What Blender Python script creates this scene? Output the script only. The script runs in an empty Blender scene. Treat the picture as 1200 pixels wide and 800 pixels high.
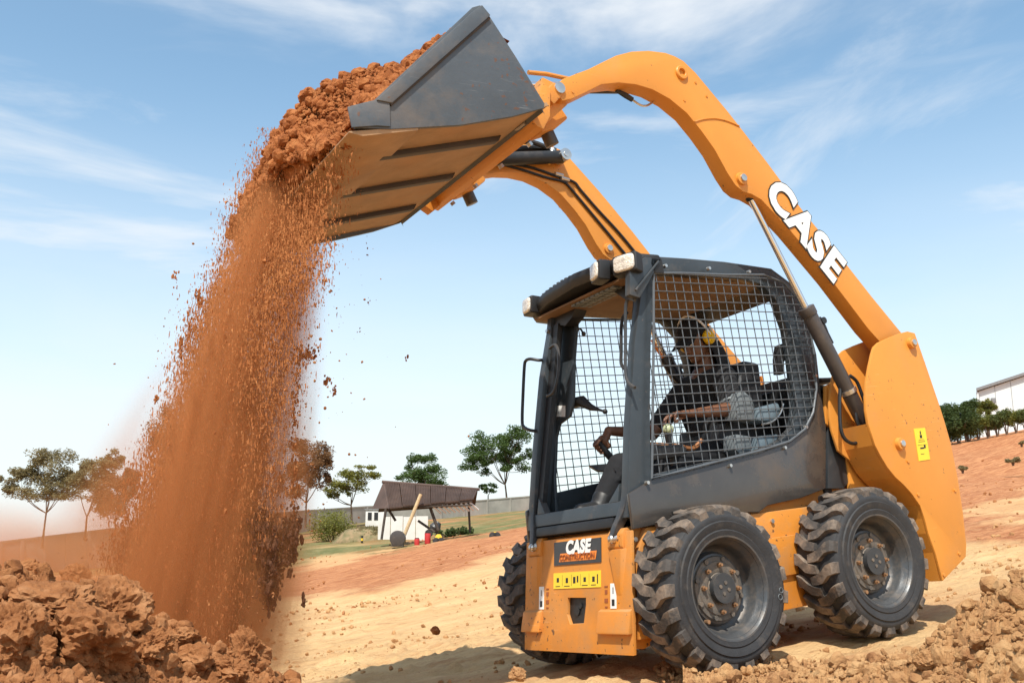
import bpy, bmesh, math, random
import numpy as np
from mathutils import Vector, Matrix, Quaternion
rng = np.random.default_rng(7); random.seed(7)
SC = bpy.context.scene; COL = SC.collection
PI = math.pi
# ------------------------------------------------------------------ camera
CAM = np.array([3.235, 4.203, 0.72]); YAW, PIT, ROLL, FOC = math.radians(-122.533), math.radians(11.505), math.radians(-7.113), 1137.4
def basis(a, b, c):
    f = np.array([math.cos(a)*math.cos(b), math.sin(a)*math.cos(b), math.sin(b)])
    r = np.cross(f, [0, 0, 1]); r /= np.linalg.norm(r); u = np.cross(r, f)
    return math.cos(c)*r+math.sin(c)*u, -math.sin(c)*r+math.cos(c)*u, f
RM, UM, FM = basis(YAW, PIT, ROLL)      # basis in the loader's own frame (it stands on a slope)
R0, U0, F0 = basis(YAW, PIT, 0.0)       # basis in the upright world frame
G3 = np.stack([R0, U0, F0], 1) @ np.stack([RM, UM, FM], 1).T   # loader frame -> world
def W(p): return CAM + G3 @ (np.array(p, float)-CAM)
GM = Matrix([[*G3[i], float((CAM-G3@CAM)[i])] for i in range(3)]+[[0, 0, 0, 1]])
cd = bpy.data.cameras.new('camera'); cam = bpy.data.objects.new('camera', cd); COL.objects.link(cam)
cd.sensor_width = 36; cd.lens = FOC*36/1200; cd.clip_end = 5000; cd.clip_start = 0.05
cam.matrix_world = Matrix([[R0[i], U0[i], -F0[i], CAM[i]] for i in range(3)]+[[0, 0, 0, 1]])
SC.camera = cam
# ------------------------------------------------------------------ light
SUN_M = np.array([0.30, 0.44, 0.85]); SUN_W = G3 @ SUN_M; SUN_W /= np.linalg.norm(SUN_W)
sl = bpy.data.lights.new('sun', 'SUN'); sl.energy = 5.0; sl.angle = math.radians(0.53); sl.color = (1, .95, .86)
sun = bpy.data.objects.new('sun', sl); COL.objects.link(sun)
sun.rotation_euler = Vector(SUN_W).to_track_quat('Z', 'Y').to_euler(); sun.location = (0, 0, 12)
wd = bpy.data.worlds.new('World'); SC.world = wd; wd.use_nodes = True
def build_world():
    nt = wd.node_tree; N = nt.nodes; L = nt.links; N.clear()
    out = N.new('ShaderNodeOutputWorld'); bg = N.new('ShaderNodeBackground'); bg.inputs[1].default_value = 0.10
    sky = N.new('ShaderNodeTexSky'); sky.sky_type = 'NISHITA'; sky.sun_disc = False
    sky.sun_elevation = math.asin(SUN_W[2]); sky.sun_rotation = math.atan2(SUN_W[0], SUN_W[1])
    sky.air_density = 1.0; sky.dust_density = 0.8; sky.ozone_density = 1.4
    tc = N.new('ShaderNodeTexCoord'); sep = N.new('ShaderNodeSeparateXYZ'); L.new(tc.outputs['Generated'], sep.inputs[0])
    mp = N.new('ShaderNodeMapping'); mp.inputs['Scale'].default_value = (1.0, 1.0, 4.2); mp.inputs['Rotation'].default_value = (0.18, 0.1, 0.4)
    L.new(tc.outputs['Generated'], mp.inputs[0])
    no = N.new('ShaderNodeTexNoise'); no.inputs['Scale'].default_value = 2.1; no.inputs['Detail'].default_value = 7; no.inputs['Roughness'].default_value = .56; no.inputs['Distortion'].default_value = .5
    L.new(mp.outputs[0], no.inputs[0])
    r1 = N.new('ShaderNodeMapRange'); r1.interpolation_type = 'SMOOTHSTEP'; r1.inputs[1].default_value = .45; r1.inputs[2].default_value = .74; L.new(no.outputs[0], r1.inputs[0])
    # milky veil thickening to the horizon
    r2 = N.new('ShaderNodeMapRange'); r2.interpolation_type = 'SMOOTHSTEP'; r2.inputs[1].default_value = .46; r2.inputs[2].default_value = .02; L.new(sep.outputs[2], r2.inputs[0])
    m1 = N.new('ShaderNodeMath'); m1.operation = 'MULTIPLY_ADD'; L.new(no.outputs[0], m1.inputs[0]); m1.inputs[1].default_value = .9; m1.inputs[2].default_value = .50
    m2 = N.new('ShaderNodeMath'); m2.operation = 'MULTIPLY'; m2.use_clamp = True; L.new(r2.outputs[0], m2.inputs[0]); L.new(m1.outputs[0], m2.inputs[1])
    m3 = N.new('ShaderNodeMath'); m3.operation = 'MAXIMUM'; L.new(r1.outputs[0], m3.inputs[0]); L.new(m2.outputs[0], m3.inputs[1])
    mpb = N.new('ShaderNodeMapping'); mpb.inputs['Scale'].default_value = (1.0, 1.0, 2.6); mpb.inputs['Location'].default_value = (3.1, .7, 1.9); mpb.inputs['Rotation'].default_value = (-.12, .15, .9); L.new(tc.outputs['Generated'], mpb.inputs[0])
    nb_ = N.new('ShaderNodeTexNoise'); nb_.inputs['Scale'].default_value = 1.5; nb_.inputs['Detail'].default_value = 9; nb_.inputs['Roughness'].default_value = .62; nb_.inputs['Distortion'].default_value = .8; L.new(mpb.outputs[0], nb_.inputs[0])
    rb_ = N.new('ShaderNodeMapRange'); rb_.interpolation_type = 'SMOOTHSTEP'; rb_.inputs[1].default_value = .44; rb_.inputs[2].default_value = .72; rb_.inputs[4].default_value = .75; L.new(nb_.outputs[0], rb_.inputs[0])
    mb_ = N.new('ShaderNodeMath'); mb_.operation = 'MAXIMUM'; L.new(m3.outputs[0], mb_.inputs[0]); L.new(rb_.outputs[0], mb_.inputs[1]); m3 = mb_
    m4 = N.new('ShaderNodeMath'); m4.operation = 'MULTIPLY_ADD'; m4.use_clamp = True; L.new(m3.outputs[0], m4.inputs[0]); m4.inputs[1].default_value = .86; m4.inputs[2].default_value = .04
    mx = N.new('ShaderNodeMix'); mx.data_type = 'RGBA'; L.new(m4.outputs[0], mx.inputs[0]); L.new(sky.outputs[0], mx.inputs[6]); mx.inputs[7].default_value = (8.1, 8.45, 8.8, 1)
    tn = N.new('ShaderNodeMix'); tn.data_type = 'RGBA'; tn.blend_type = 'MULTIPLY'; tn.inputs[0].default_value = 1; tn.inputs[7].default_value = (1.75, 2.02, 1.86, 1); L.new(sky.outputs[0], tn.inputs[6]); L.new(tn.outputs[2], mx.inputs[6])
    L.new(mx.outputs[2], bg.inputs[0]); L.new(bg.outputs[0], out.inputs[0])
build_world()
SC.view_settings.view_transform = 'Standard'; SC.view_settings.look = 'None'; SC.view_settings.gamma = 1; SC.view_settings.exposure = 0.21
SC.cycles.volume_step_rate = 1.0; SC.cycles.volume_max_steps = 128; SC.cycles.volume_bounces = 2; SC.cycles.transparent_max_bounces = 12
# ------------------------------------------------------------------ ray helpers
def rayM(px, py): return FM + RM*(px-600)/FOC + UM*(400-py)/FOC
def rayW(px, py): return F0 + R0*(px-600)/FOC + U0*(400-py)/FOC
def U(px, py, ax, v):
    d = rayM(px, py); t = (v-CAM[ax])/d[ax]; return CAM + d*t
def UY(pts, y): return [tuple(U(px, py, 1, y)[[0, 2]]) for px, py in pts]    # outline on a plane y = const, as (x, z)
def UP(px, py, n, dist):
    d = rayM(px, py); n = np.array(n, float); return CAM + d*((dist-CAM@n)/(d@n))
def WD(px, py, D):                                                          # world point at horizontal distance D
    d = rayW(px, py); return CAM + d*(D/math.hypot(d[0], d[1]))
# ------------------------------------------------------------------ noise
def _h(ix, iy, iz, s):
    n = (ix*374761393 + iy*668265263 + iz*2147483647 + s*974711) & 0xffffffff
    n = ((n ^ (n >> 13))*1274126177) & 0xffffffff
    n = ((n ^ (n >> 16))*2246822519) & 0xffffffff
    return ((n ^ (n >> 15)) & 0xffff)/65535.0
def vnoise(x, y, z=0.0, s=0):
    x, y, z = np.broadcast_arrays(np.asarray(x, float), np.asarray(y, float), np.asarray(z, float))
    xi, yi, zi = np.floor(x).astype(np.int64), np.floor(y).astype(np.int64), np.floor(z).astype(np.int64)
    fx, fy, fz = x-xi, y-yi, z-zi
    fx, fy, fz = fx*fx*(3-2*fx), fy*fy*(3-2*fy), fz*fz*(3-2*fz)
    r = 0
    for a in (0, 1):
        for b in (0, 1):
            for c in (0, 1):
                r = r + _h(xi+a, yi+b, zi+c, s)*(fx if a else 1-fx)*(fy if b else 1-fy)*(fz if c else 1-fz)
    return r*2-1
def fbm(x, y, z=0.0, s=0, o=4, g=.5):
    r = 0; a = 1; f = 1
    for i in range(o):
        r = r + a*vnoise(np.asarray(x)*f, np.asarray(y)*f, np.asarray(z)*f, s+i*17); a *= g; f *= 2.03
    return r
# ------------------------------------------------------------------ materials
def mat(name, col, rough=.6, metal=0, var=.12, vscale=9, bump=0, bscale=60, dust=None, dustamt=.0, dscale=5, spec=.5, coat=0, col2=None, detail=5, stretch=None, emis=None, dustup=0, chips=None):
    m = bpy.data.materials.new(name); m.use_nodes = True; nt = m.node_tree; N = nt.nodes; L = nt.links
    b = N['Principled BSDF']; b.inputs['Roughness'].default_value = rough; b.inputs['Metallic'].default_value = metal
    b.inputs['Specular IOR Level'].default_value = spec; b.inputs['Coat Weight'].default_value = coat
    tc = N.new('ShaderNodeTexCoord'); src = tc.outputs['Object']
    if stretch:
        mp = N.new('ShaderNodeMapping'); mp.inputs['Scale'].default_value = stretch; L.new(src, mp.inputs[0]); src = mp.outputs[0]
    n = N.new('ShaderNodeTexNoise'); n.inputs['Scale'].default_value = vscale; n.inputs['Detail'].default_value = detail; n.inputs['Roughness'].default_value = .6; L.new(src, n.inputs[0])
    mr = N.new('ShaderNodeMapRange'); mr.inputs[1].default_value = .3; mr.inputs[2].default_value = .7; L.new(n.outputs[0], mr.inputs[0])
    mx = N.new('ShaderNodeMix'); mx.data_type = 'RGBA'; L.new(mr.outputs[0], mx.inputs[0])
    c = np.array(col); c2 = np.array(col2) if col2 is not None else np.clip(c*(1+var), 0, 1)
    c1 = c if col2 is not None else c*(1-var)
    mx.inputs[6].default_value = (*c1, 1); mx.inputs[7].default_value = (*c2, 1); last = mx.outputs[2]
    if dust is not None:
        n2 = N.new('ShaderNodeTexNoise'); n2.inputs['Scale'].default_value = dscale; n2.inputs['Detail'].default_value = 8; n2.inputs['Roughness'].default_value = .68; L.new(tc.outputs['Object'], n2.inputs[0])
        mr2 = N.new('ShaderNodeMapRange'); mr2.inputs[1].default_value = .62-dustamt*.5; mr2.inputs[2].default_value = .80-dustamt*.3; mr2.inputs[4].default_value = min(1, .25+dustamt*1.2); L.new(n2.outputs[0], mr2.inputs[0]); fac = mr2.outputs[0]
        if dustup:   # dust settles on faces that look up
            g = N.new('ShaderNodeNewGeometry'); sp = N.new('ShaderNodeSeparateXYZ'); L.new(g.outputs['Normal'], sp.inputs[0])
            mu = N.new('ShaderNodeMapRange'); mu.inputs[1].default_value = .2; mu.inputs[2].default_value = .9; mu.inputs[4].default_value = dustup; L.new(sp.outputs[2], mu.inputs[0])
            ad = N.new('ShaderNodeMath'); ad.use_clamp = True; L.new(fac, ad.inputs[0]); L.new(mu.outputs[0], ad.inputs[1]); fac = ad.outputs[0]
        md = N.new('ShaderNodeMix'); md.data_type = 'RGBA'; L.new(fac, md.inputs[0]); L.new(last, md.inputs[6]); md.inputs[7].default_value = (*dust, 1); last = md.outputs[2]
        rr = N.new('ShaderNodeMapRange'); rr.inputs[3].default_value = rough; rr.inputs[4].default_value = .9; L.new(fac, rr.inputs[0]); L.new(rr.outputs[0], b.inputs['Roughness'])
    if chips is not None:      # paint chips and fine scratches
        nc = N.new('ShaderNodeTexNoise'); nc.inputs['Scale'].default_value = chips[1]; nc.inputs['Detail'].default_value = 3; nc.inputs['Roughness'].default_value = .55; L.new(tc.outputs['Object'], nc.inputs[0])
        ng = N.new('ShaderNodeTexNoise'); ng.inputs['Scale'].default_value = 2.3; ng.inputs['Detail'].default_value = 3; L.new(tc.outputs['Object'], ng.inputs[0])
        am = N.new('ShaderNodeMath'); am.operation = 'MULTIPLY_ADD'; L.new(ng.outputs[0], am.inputs[0]); am.inputs[1].default_value = .35; L.new(nc.outputs[0], am.inputs[2])
        rc = N.new('ShaderNodeMapRange'); rc.inputs[1].default_value = chips[2]; rc.inputs[2].default_value = chips[2]+.03; rc.inputs[4].default_value = chips[3]; L.new(am.outputs[0], rc.inputs[0])
        ms_ = N.new('ShaderNodeMapping'); ms_.inputs['Scale'].default_value = (7, 7, 160); ms_.inputs['Rotation'].default_value = (.3, .5, .2); L.new(tc.outputs['Object'], ms_.inputs[0])
        nz = N.new('ShaderNodeTexNoise'); nz.inputs['Scale'].default_value = 1; nz.inputs['Detail'].default_value = 2; L.new(ms_.outputs[0], nz.inputs[0])
        az_ = N.new('ShaderNodeMath'); az_.operation = 'MULTIPLY_ADD'; L.new(ng.outputs[0], az_.inputs[0]); az_.inputs[1].default_value = .35; L.new(nz.outputs[0], az_.inputs[2])
        rz_ = N.new('ShaderNodeMapRange'); rz_.inputs[1].default_value = .90; rz_.inputs[2].default_value = .95; rz_.inputs[4].default_value = .45; L.new(az_.outputs[0], rz_.inputs[0])
        mc = N.new('ShaderNodeMix'); mc.data_type = 'RGBA'; L.new(rc.outputs[0], mc.inputs[0]); L.new(last, mc.inputs[6]); mc.inputs[7].default_value = (*chips[0], 1)
        mz = N.new('ShaderNodeMix'); mz.data_type = 'RGBA'; L.new(rz_.outputs[0], mz.inputs[0]); L.new(mc.outputs[2], mz.inputs[6]); mz.inputs[7].default_value = (*chips[4], 1); last = mz.outputs[2]
    L.new(last, b.inputs['Base Color'])
    if bump:
        nb = N.new('ShaderNodeTexNoise'); nb.inputs['Scale'].default_value = bscale; nb.inputs['Detail'].default_value = 6; L.new(src, nb.inputs[0])
        bp = N.new('ShaderNodeBump'); bp.inputs['Strength'].default_value = bump; bp.inputs['Distance'].default_value = .02; L.new(nb.outputs[0], bp.inputs['Height']); L.new(bp.outputs[0], b.inputs['Normal'])
    if emis: b.inputs['Emission Color'].default_value = (*emis[0], 1); b.inputs['Emission Strength'].default_value = emis[1]
    return m
DUST = (.42, .25, .13)
M = {}
M['orange'] = mat('orange_paint', (.66, .262, .042), .44, var=.05, vscale=3, dust=(.50, .25, .09), dustamt=.20, dscale=2.6, spec=.4, bump=.03, bscale=160, dustup=.15, chips=((.10, .05, .03), 38, .885, .8, (.75, .42, .18)))
M['orange_low'] = mat('dusty_orange_paint', (.64, .238, .034), .46, var=.07, vscale=4, dust=(.42, .23, .10), dustamt=.36, dscale=5, spec=.35, bump=.05, bscale=120, dustup=.5, chips=((.09, .05, .03), 34, .85, .85, (.70, .40, .18)))
M['grey'] = mat('grey_cab_paint', (.038, .047, .055), .36, var=.15, vscale=6, dust=(.20, .16, .13), dustamt=.12, dscale=7, bump=.03, bscale=200, dustup=.2, chips=((.16, .12, .09), 40, .87, .6, (.14, .15, .16)))
M['dgrey'] = mat('dark_grey_paint', (.035, .038, .042), .4, var=.15, vscale=6, dust=(.22, .17, .13), dustamt=.12, dscale=6, dustup=.2)
M['tub'] = mat('brownish_grey_side_panel', (.055, .048, .043), .22, var=.15, vscale=5, dust=(.17, .12, .08), dustamt=.2, dscale=3, spec=.6, coat=.3)
M['black'] = mat('black_plastic', (.015, .015, .016), .5, var=.2, dust=(.15, .12, .10), dustamt=.08)
M['rubber'] = mat('tyre_rubber', (.028, .028, .030), .72, var=.2, vscale=14, dust=(.16, .125, .095), dustamt=.16, dscale=12, bump=.12, bscale=90)
M['lug'] = mat('dusty_tyre_lug', (.060, .052, .047), .85, var=.3, vscale=10, dust=(.40, .29, .205), dustamt=.36, dscale=8, bump=.2, bscale=70)
M['rim'] = mat('grey_wheel_rim', (.085, .088, .092), .36, metal=.4, var=.2, vscale=7, dust=(.22, .16, .11), dustamt=.30, dscale=9, bump=.05, bscale=80)
M['hub'] = mat('dusty_hub', (.13, .115, .10), .6, metal=.2, var=.25, vscale=20, dust=(.26, .19, .13), dustamt=.35, dscale=18, bump=.1, bscale=120)
M['brass'] = mat('bronze_nut', (.42, .25, .14), .4, metal=.7, var=.2, vscale=40)
M['steel'] = mat('bare_steel', (.62, .60, .56), .28, metal=.9, var=.1, vscale=30)
M['chrome'] = mat('chromed_rod', (.75, .76, .78), .15, metal=1, var=.03)
M['cyl'] = mat('dark_cylinder_paint', (.060, .050, .046), .35, var=.12, vscale=8, dust=(.22, .15, .10), dustamt=.15)
M['bucket'] = mat('grey_bucket_steel', (.085, .098, .112), .5, metal=.15, var=.10, vscale=4, dust=(.20, .155, .125), dustamt=.26, dscale=3, bump=.12, bscale=26, chips=((.16, .075, .04), 26, .83, .8, (.30, .31, .32)))
M['bucketfloor'] = mat('soil_stained_bucket_floor', (.38, .235, .13), .75, var=.18, vscale=5, dust=(.45, .24, .11), dustamt=.3, dscale=4, bump=.12, bscale=40)
M['wear'] = mat('dark_strip_and_shade', (.05, .035, .025), .6, var=.25, vscale=10)
M['edge'] = mat('glint_strip_steel', (.32, .28, .26), .4, metal=.6, var=.2, vscale=12, dust=(.40, .22, .12), dustamt=.2)
M['mesh'] = mat('grey_mesh_wire', (.10, .112, .125), .5, metal=.1, var=.1, vscale=20)
M['liner'] = mat('brown_headliner', (.23, .13, .065), .8, var=.22, vscale=5, bump=.2, bscale=30)
M['lamp'] = mat('frosted_lamp_lens', (.86, .82, .72), .08, var=.05, vscale=34, col2=(.50, .45, .40), bump=.5, bscale=90, coat=1.0)
M['white'] = mat('white_decal', (.82, .82, .80), .45, var=.03)
M['ink'] = mat('black_ink', (.015, .015, .015), .5, var=.1)
M['inkorange'] = mat('orange_ink', (.78, .24, .04), .5, var=.05)
M['inkbrown'] = mat('brown_ink', (.30, .08, .02), .5, var=.05)
M['decal'] = mat('yellow_decal', (.85, .60, .035), .45, var=.05, dust=(.55, .38, .12), dustamt=.12)
M['bluegrey'] = mat('blue_grey_panel', (.15, .20, .235), .6, var=.12, vscale=8)
M['seat'] = mat('black_vinyl', (.018, .018, .02), .55, var=.2, bump=.1, bscale=60)
M['seatgrey'] = mat('light_grey_vinyl', (.15, .17, .18), .6, var=.15, vscale=12, bump=.1, bscale=30)
M['skin'] = mat('brown_skin', (.17, .075, .04), .48, var=.14, vscale=18, bump=.06, bscale=150)
M['skinlit'] = M['skin']
M['shirt'] = mat('black_cotton', (.012, .012, .014), .9, var=.25, vscale=20, bump=.35, bscale=22)
M['trouser'] = mat('charcoal_cotton', (.010, .0105, .013), .9, var=.25, vscale=16, bump=.4, bscale=18)
M['yellow'] = mat('yellow_plastic', (.86, .52, .01), .35, var=.05)
# ------------------------------------------------------------------ objects
def finish(bm, ang=32):
    bm.normal_update()
    lim = math.radians(ang)
    for f in bm.faces: f.smooth = True
    for e in bm.edges:
        e.smooth = len(e.link_faces) == 2 and e.calc_face_angle(4) < lim
def obj(name, bm, m, parent=None, bevel=0, seg=2, ang=32, fin=True):
    if isinstance(bm, bmesh.types.BMesh):
        if bevel:
            bm.normal_update()
            es = [e for e in bm.edges if len(e.link_faces) == 2 and e.calc_face_angle(0) > math.radians(28)]
            if es: bmesh.ops.bevel(bm, geom=es, offset=bevel, segments=seg, affect='EDGES', profile=.6, clamp_overlap=True)
        if fin: finish(bm, ang)
        me = bpy.data.meshes.new(name); bm.to_mesh(me); bm.free()
    else: me = bm
    o = bpy.data.objects.new(name, me)
    for mm in (m if isinstance(m, (list, tuple)) else [m]): me.materials.append(mm)
    COL.objects.link(o)
    if parent is not None: o.parent = parent
    return o
def tag(o, label=None, cat=None, group=None, kind=None):
    if label: o['label'] = label
    if cat: o['category'] = cat
    if group: o['group'] = group
    if kind: o['kind'] = kind
    return o
def empty(name, mw=None, loc=None, parent=None):
    o = bpy.data.objects.new(name, None); COL.objects.link(o); o.empty_display_size = .1
    if mw is not None: o.matrix_world = mw
    if loc is not None: o.location = Vector(loc)
    if parent: o.parent = parent
    return o
def np_mesh(name, V, F, attrs=None, smooth=False):
    me = bpy.data.meshes.new(name); V = np.asarray(V, np.float32); F = np.asarray(F, np.int32)
    k = F.shape[1]
    me.vertices.add(len(V)); me.vertices.foreach_set('co', V.ravel())
    me.loops.add(F.size); me.loops.foreach_set('vertex_index', F.ravel())
    me.polygons.add(len(F)); me.polygons.foreach_set('loop_start', np.arange(0, F.size, k, dtype=np.int32))
    me.polygons.foreach_set('use_smooth', np.full(len(F), smooth))
    if attrs:
        for n, c in attrs.items():
            a = me.color_attributes.new(n, 'FLOAT_COLOR', 'POINT'); a.data.foreach_set('color', np.asarray(c, np.float32).ravel())
    me.update(calc_edges=True); return me
B = bmesh.new
def box(bm, c, s, rot=None):
    M4 = Matrix.Translation(Vector(c)) @ (rot.to_4x4() if rot is not None else Matrix()) @ Matrix.Diagonal((s[0], s[1], s[2], 1))
    return bmesh.ops.create_cube(bm, size=1, matrix=M4)['verts']
def prism(bm, pts, y0, y1):      # pts (x,z)
    a = sum(pts[i][0]*pts[(i+1) % len(pts)][1]-pts[(i+1) % len(pts)][0]*pts[i][1] for i in range(len(pts)))
    if a < 0: pts = pts[::-1]
    lo, hi = min(y0, y1), max(y0, y1)
    A = [bm.verts.new((x, lo, z)) for x, z in pts]; C = [bm.verts.new((x, hi, z)) for x, z in pts]
    n = len(pts); bm.faces.new(A); bm.faces.new(C[::-1])
    for i in range(n): bm.faces.new((A[(i+1) % n], A[i], C[i], C[(i+1) % n]))
    bmesh.ops.recalc_face_normals(bm, faces=bm.faces[:])
def ring(bm, outer, inner, y0, y1):
    n = len(outer); L = []
    for pts, y in ((outer, y0), (inner, y0), (outer, y1), (inner, y1)): L.append([bm.verts.new((x, y, z)) for x, z in pts])
    for i in range(n):
        j = (i+1) % n
        bm.faces.new((L[0][i], L[0][j], L[1][j], L[1][i])); bm.faces.new((L[2][j], L[2][i], L[3][i], L[3][j]))
        bm.faces.new((L[0][j], L[0][i], L[2][i], L[2][j])); bm.faces.new((L[1][i], L[1][j], L[3][j], L[3][i]))
    bmesh.ops.recalc_face_normals(bm, faces=bm.faces[:])
def hexa(bm, q0, q1):            # two quads of 3d points
    a = [bm.verts.new(tuple(map(float, p))) for p in q0]; b = [bm.verts.new(tuple(map(float, p))) for p in q1]; n = len(a)
    bm.faces.new(a); bm.faces.new(b[::-1])
    for i in range(n): bm.faces.new((a[(i+1) % n], a[i], b[i], b[(i+1) % n]))
    bmesh.ops.recalc_face_normals(bm, faces=bm.faces[:])
def cyl(bm, a, b, r, r2=None, n=20, cap=True):
    a, b = Vector(a), Vector(b); d = b-a; q = d.to_track_quat('Z', 'Y').to_matrix().to_4x4()
    bmesh.ops.create_cone(bm, cap_ends=cap, segments=n, radius1=r, radius2=r if r2 is None else r2, depth=d.length, matrix=Matrix.Translation((a+b)/2) @ q)
def smoothpath(P, k=6):
    P = [Vector(p) for p in P]; out = []
    for i in range(len(P)-1):
        p0, p1, p2, p3 = P[max(i-1, 0)], P[i], P[i+1], P[min(i+2, len(P)-1)]
        for j in range(k):
            t = j/k; out.append(.5*((2*p1)+(-p0+p2)*t+(2*p0-5*p1+4*p2-p3)*t*t+(-p0+3*p1-3*p2+p3)*t**3))
    return out+[P[-1]]
def tube(bm, P, r, n=8, smooth=0, cap=True):
    if smooth: P = smoothpath(P, smooth)
    P = [Vector(p) for p in P]; rs = [float(q) for q in np.interp(np.linspace(0, 1, len(P)), np.linspace(0, 1, len(r)), r)] if isinstance(r, (list, tuple)) else [r]*len(P)
    up = Vector((.13, .31, .94)); prev = None; first = None
    for i, p in enumerate(P):
        d = (P[min(i+1, len(P)-1)]-P[max(i-1, 0)]).normalized()
        s = d.cross(up); s = s.normalized() if s.length > 1e-4 else Vector((1, 0, 0)); t = s.cross(d); up = t
        vs = [bm.verts.new(p+rs[i]*(math.cos(2*PI*k/n)*s+math.sin(2*PI*k/n)*t)) for k in range(n)]
        if prev:
            for k in range(n): bm.faces.new((prev[k], prev[(k+1) % n], vs[(k+1) % n], vs[k]))
        else: first = vs
        prev = vs
    if cap: bm.faces.new(first[::-1]); bm.faces.new(prev)
def lathe(bm, prof, n=64, close=False):   # prof (y, r) about the y axis
    rings = []
    for y, r in prof:
        rings.append([bm.verts.new((r*math.cos(2*PI*k/n), y, r*math.sin(2*PI*k/n))) for k in range(n)] if r > 1e-5 else [bm.verts.new((0, y, 0))])
    for a, b in zip(rings, rings[1:] + ([rings[0]] if close else [])):
        for k in range(n):
            j = (k+1) % n
            if len(a) == 1 and len(b) == 1: continue
            if len(a) == 1: bm.faces.new((a[0], b[k], b[j]))
            elif len(b) == 1: bm.faces.new((a[k], b[0], a[j]))
            else: bm.faces.new((a[k], b[k], b[j], a[j]))
    bmesh.ops.recalc_face_normals(bm, faces=bm.faces[:])
def mirror(o, name=None):        # a mirrored twin on the other side of the loader
    me = o.data.copy(); b = B(); b.from_mesh(me); 
    for v in b.verts: v.co.y = -v.co.y
    bmesh.ops.reverse_faces(b, faces=b.faces[:]); b.to_mesh(me); b.free()
    c = bpy.data.objects.new(name or o.name.split('.')[0], me); COL.objects.link(c); c.parent = o.parent
    return c
def text_mesh(s, size, offset=0, extrude=.001, shear=0, space=1.0):
    cu = bpy.data.curves.new('txt', 'FONT'); cu.body = s; cu.size = size; cu.offset = offset; cu.extrude = extrude; cu.shear = shear; cu.space_character = space; cu.align_x = 'CENTER'; cu.align_y = 'CENTER'; cu.resolution_u = 4
    t = bpy.data.objects.new('txt', cu); COL.objects.link(t); dg = bpy.context.evaluated_depsgraph_get()
    me = bpy.data.meshes.new_from_object(t.evaluated_get(dg)); bpy.data.objects.remove(t); return me
def place_text(name, s, size, c, xd, up, m, parent, **k):
    me = text_mesh(s, size, **k); me.materials.clear(); xd = Vector(xd).normalized(); up = Vector(up); nn = xd.cross(up).normalized(); up = nn.cross(xd)
    o = obj(name, me, m, parent); o.matrix_local = Matrix([[xd[i], up[i], nn[i], c[i]] for i in range(3)]+[[0, 0, 0, 1]]); return o

# =================================================================== TERRAIN
CX, CY, CZ = CAM
nW = G3 @ np.array([0, 0, 1.0]); p0W = W((0, 0, 0))
def plane_z(x, y): return p0W[2] - (nW[0]*(x-p0W[0]) + nW[1]*(y-p0W[1]))/nW[2]
AZ0 = math.atan2(F0[1], F0[0])
def az_el(px, py):
    d = rayW(px, py); a = (math.atan2(d[1], d[0])-AZ0+PI) % (2*PI)-PI
    return a, math.atan2(d[2], math.hypot(d[0], d[1]))
def line_z(pts, D):       # heights at distance D by azimuth, from a line seen at that distance
    A = []
    for i in range(len(pts)-1):
        for t in np.linspace(0, 1, 12, endpoint=i == len(pts)-2):
            A.append((az_el(pts[i][0]*(1-t)+pts[i+1][0]*t, pts[i][1]*(1-t)+pts[i+1][1]*t)))
    A = sorted(A); az = np.array([a for a, e in A]); z = np.array([CZ+D*math.tan(e) for a, e in A])
    return lambda q: np.interp(q, az, z)
KN = [(26., [(-100, 720), (0, 712), (350, 690), (600, 646), (1000, 608), (1130, 590), (1300, 575)]),
      (40., [(-100, 695), (0, 686), (350, 660), (517, 634), (625, 620), (1000, 572), (1130, 560), (1300, 548)]),
      (52., [(-100, 690), (0, 681), (350, 645), (517, 630), (625, 610), (1000, 535), (1122, 519), (1200, 505), (1300, 490)]),
      (88., [(-100, 680), (0, 668), (130, 660), (345, 622), (430, 612), (517, 608), (625, 597), (1000, 530), (1122, 517), (1200, 503), (1300, 488)]),
      (400., [(-100, 670), (0, 662), (130, 650), (345, 618), (625, 597), (1000, 535), (1200, 512), (1300, 500)])]
KF = [(D, line_z(p, D)) for D, p in KN]
def smooth(a, b, x): t = np.clip((x-a)/(b-a), 0, 1); return t*t*(3-2*t)
def ground_base(x, y):
    dx, dy = x-CX, y-CY; d = np.hypot(dx, dy); a = (np.arctan2(dy, dx)-AZ0+PI) % (2*PI)-PI
    ab = np.abs(a); back = smooth(.75, 1.6, ab)
    zp = plane_z(x, y)
    ds = [10.] + [k[0] for k in KF]
    # plane height at d=10 in this azimuth
    x10 = CX+dx/np.maximum(d, 1e-6)*10; y10 = CY+dy/np.maximum(d, 1e-6)*10
    zs = [plane_z(x10, y10)] + [f(a) for _, f in KF]
    z = np.where(d < 10, zp, zs[-1])
    for i in range(len(ds)-1):
        t = np.clip((d-ds[i])/(ds[i+1]-ds[i]), 0, 1)
        z = np.where((d >= ds[i]) & (d < ds[i+1]), zs[i]*(1-t)+zs[i+1]*t, z)
    return z*(1-back)+np.where(d < 12, zp, zs[0]*0+CZ-.9)*back
MF = G3.T
def toM(x, y, z): 
    P = np.stack([x-CX, y-CY, z-CZ], -1) @ G3 + CAM; return P
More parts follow.
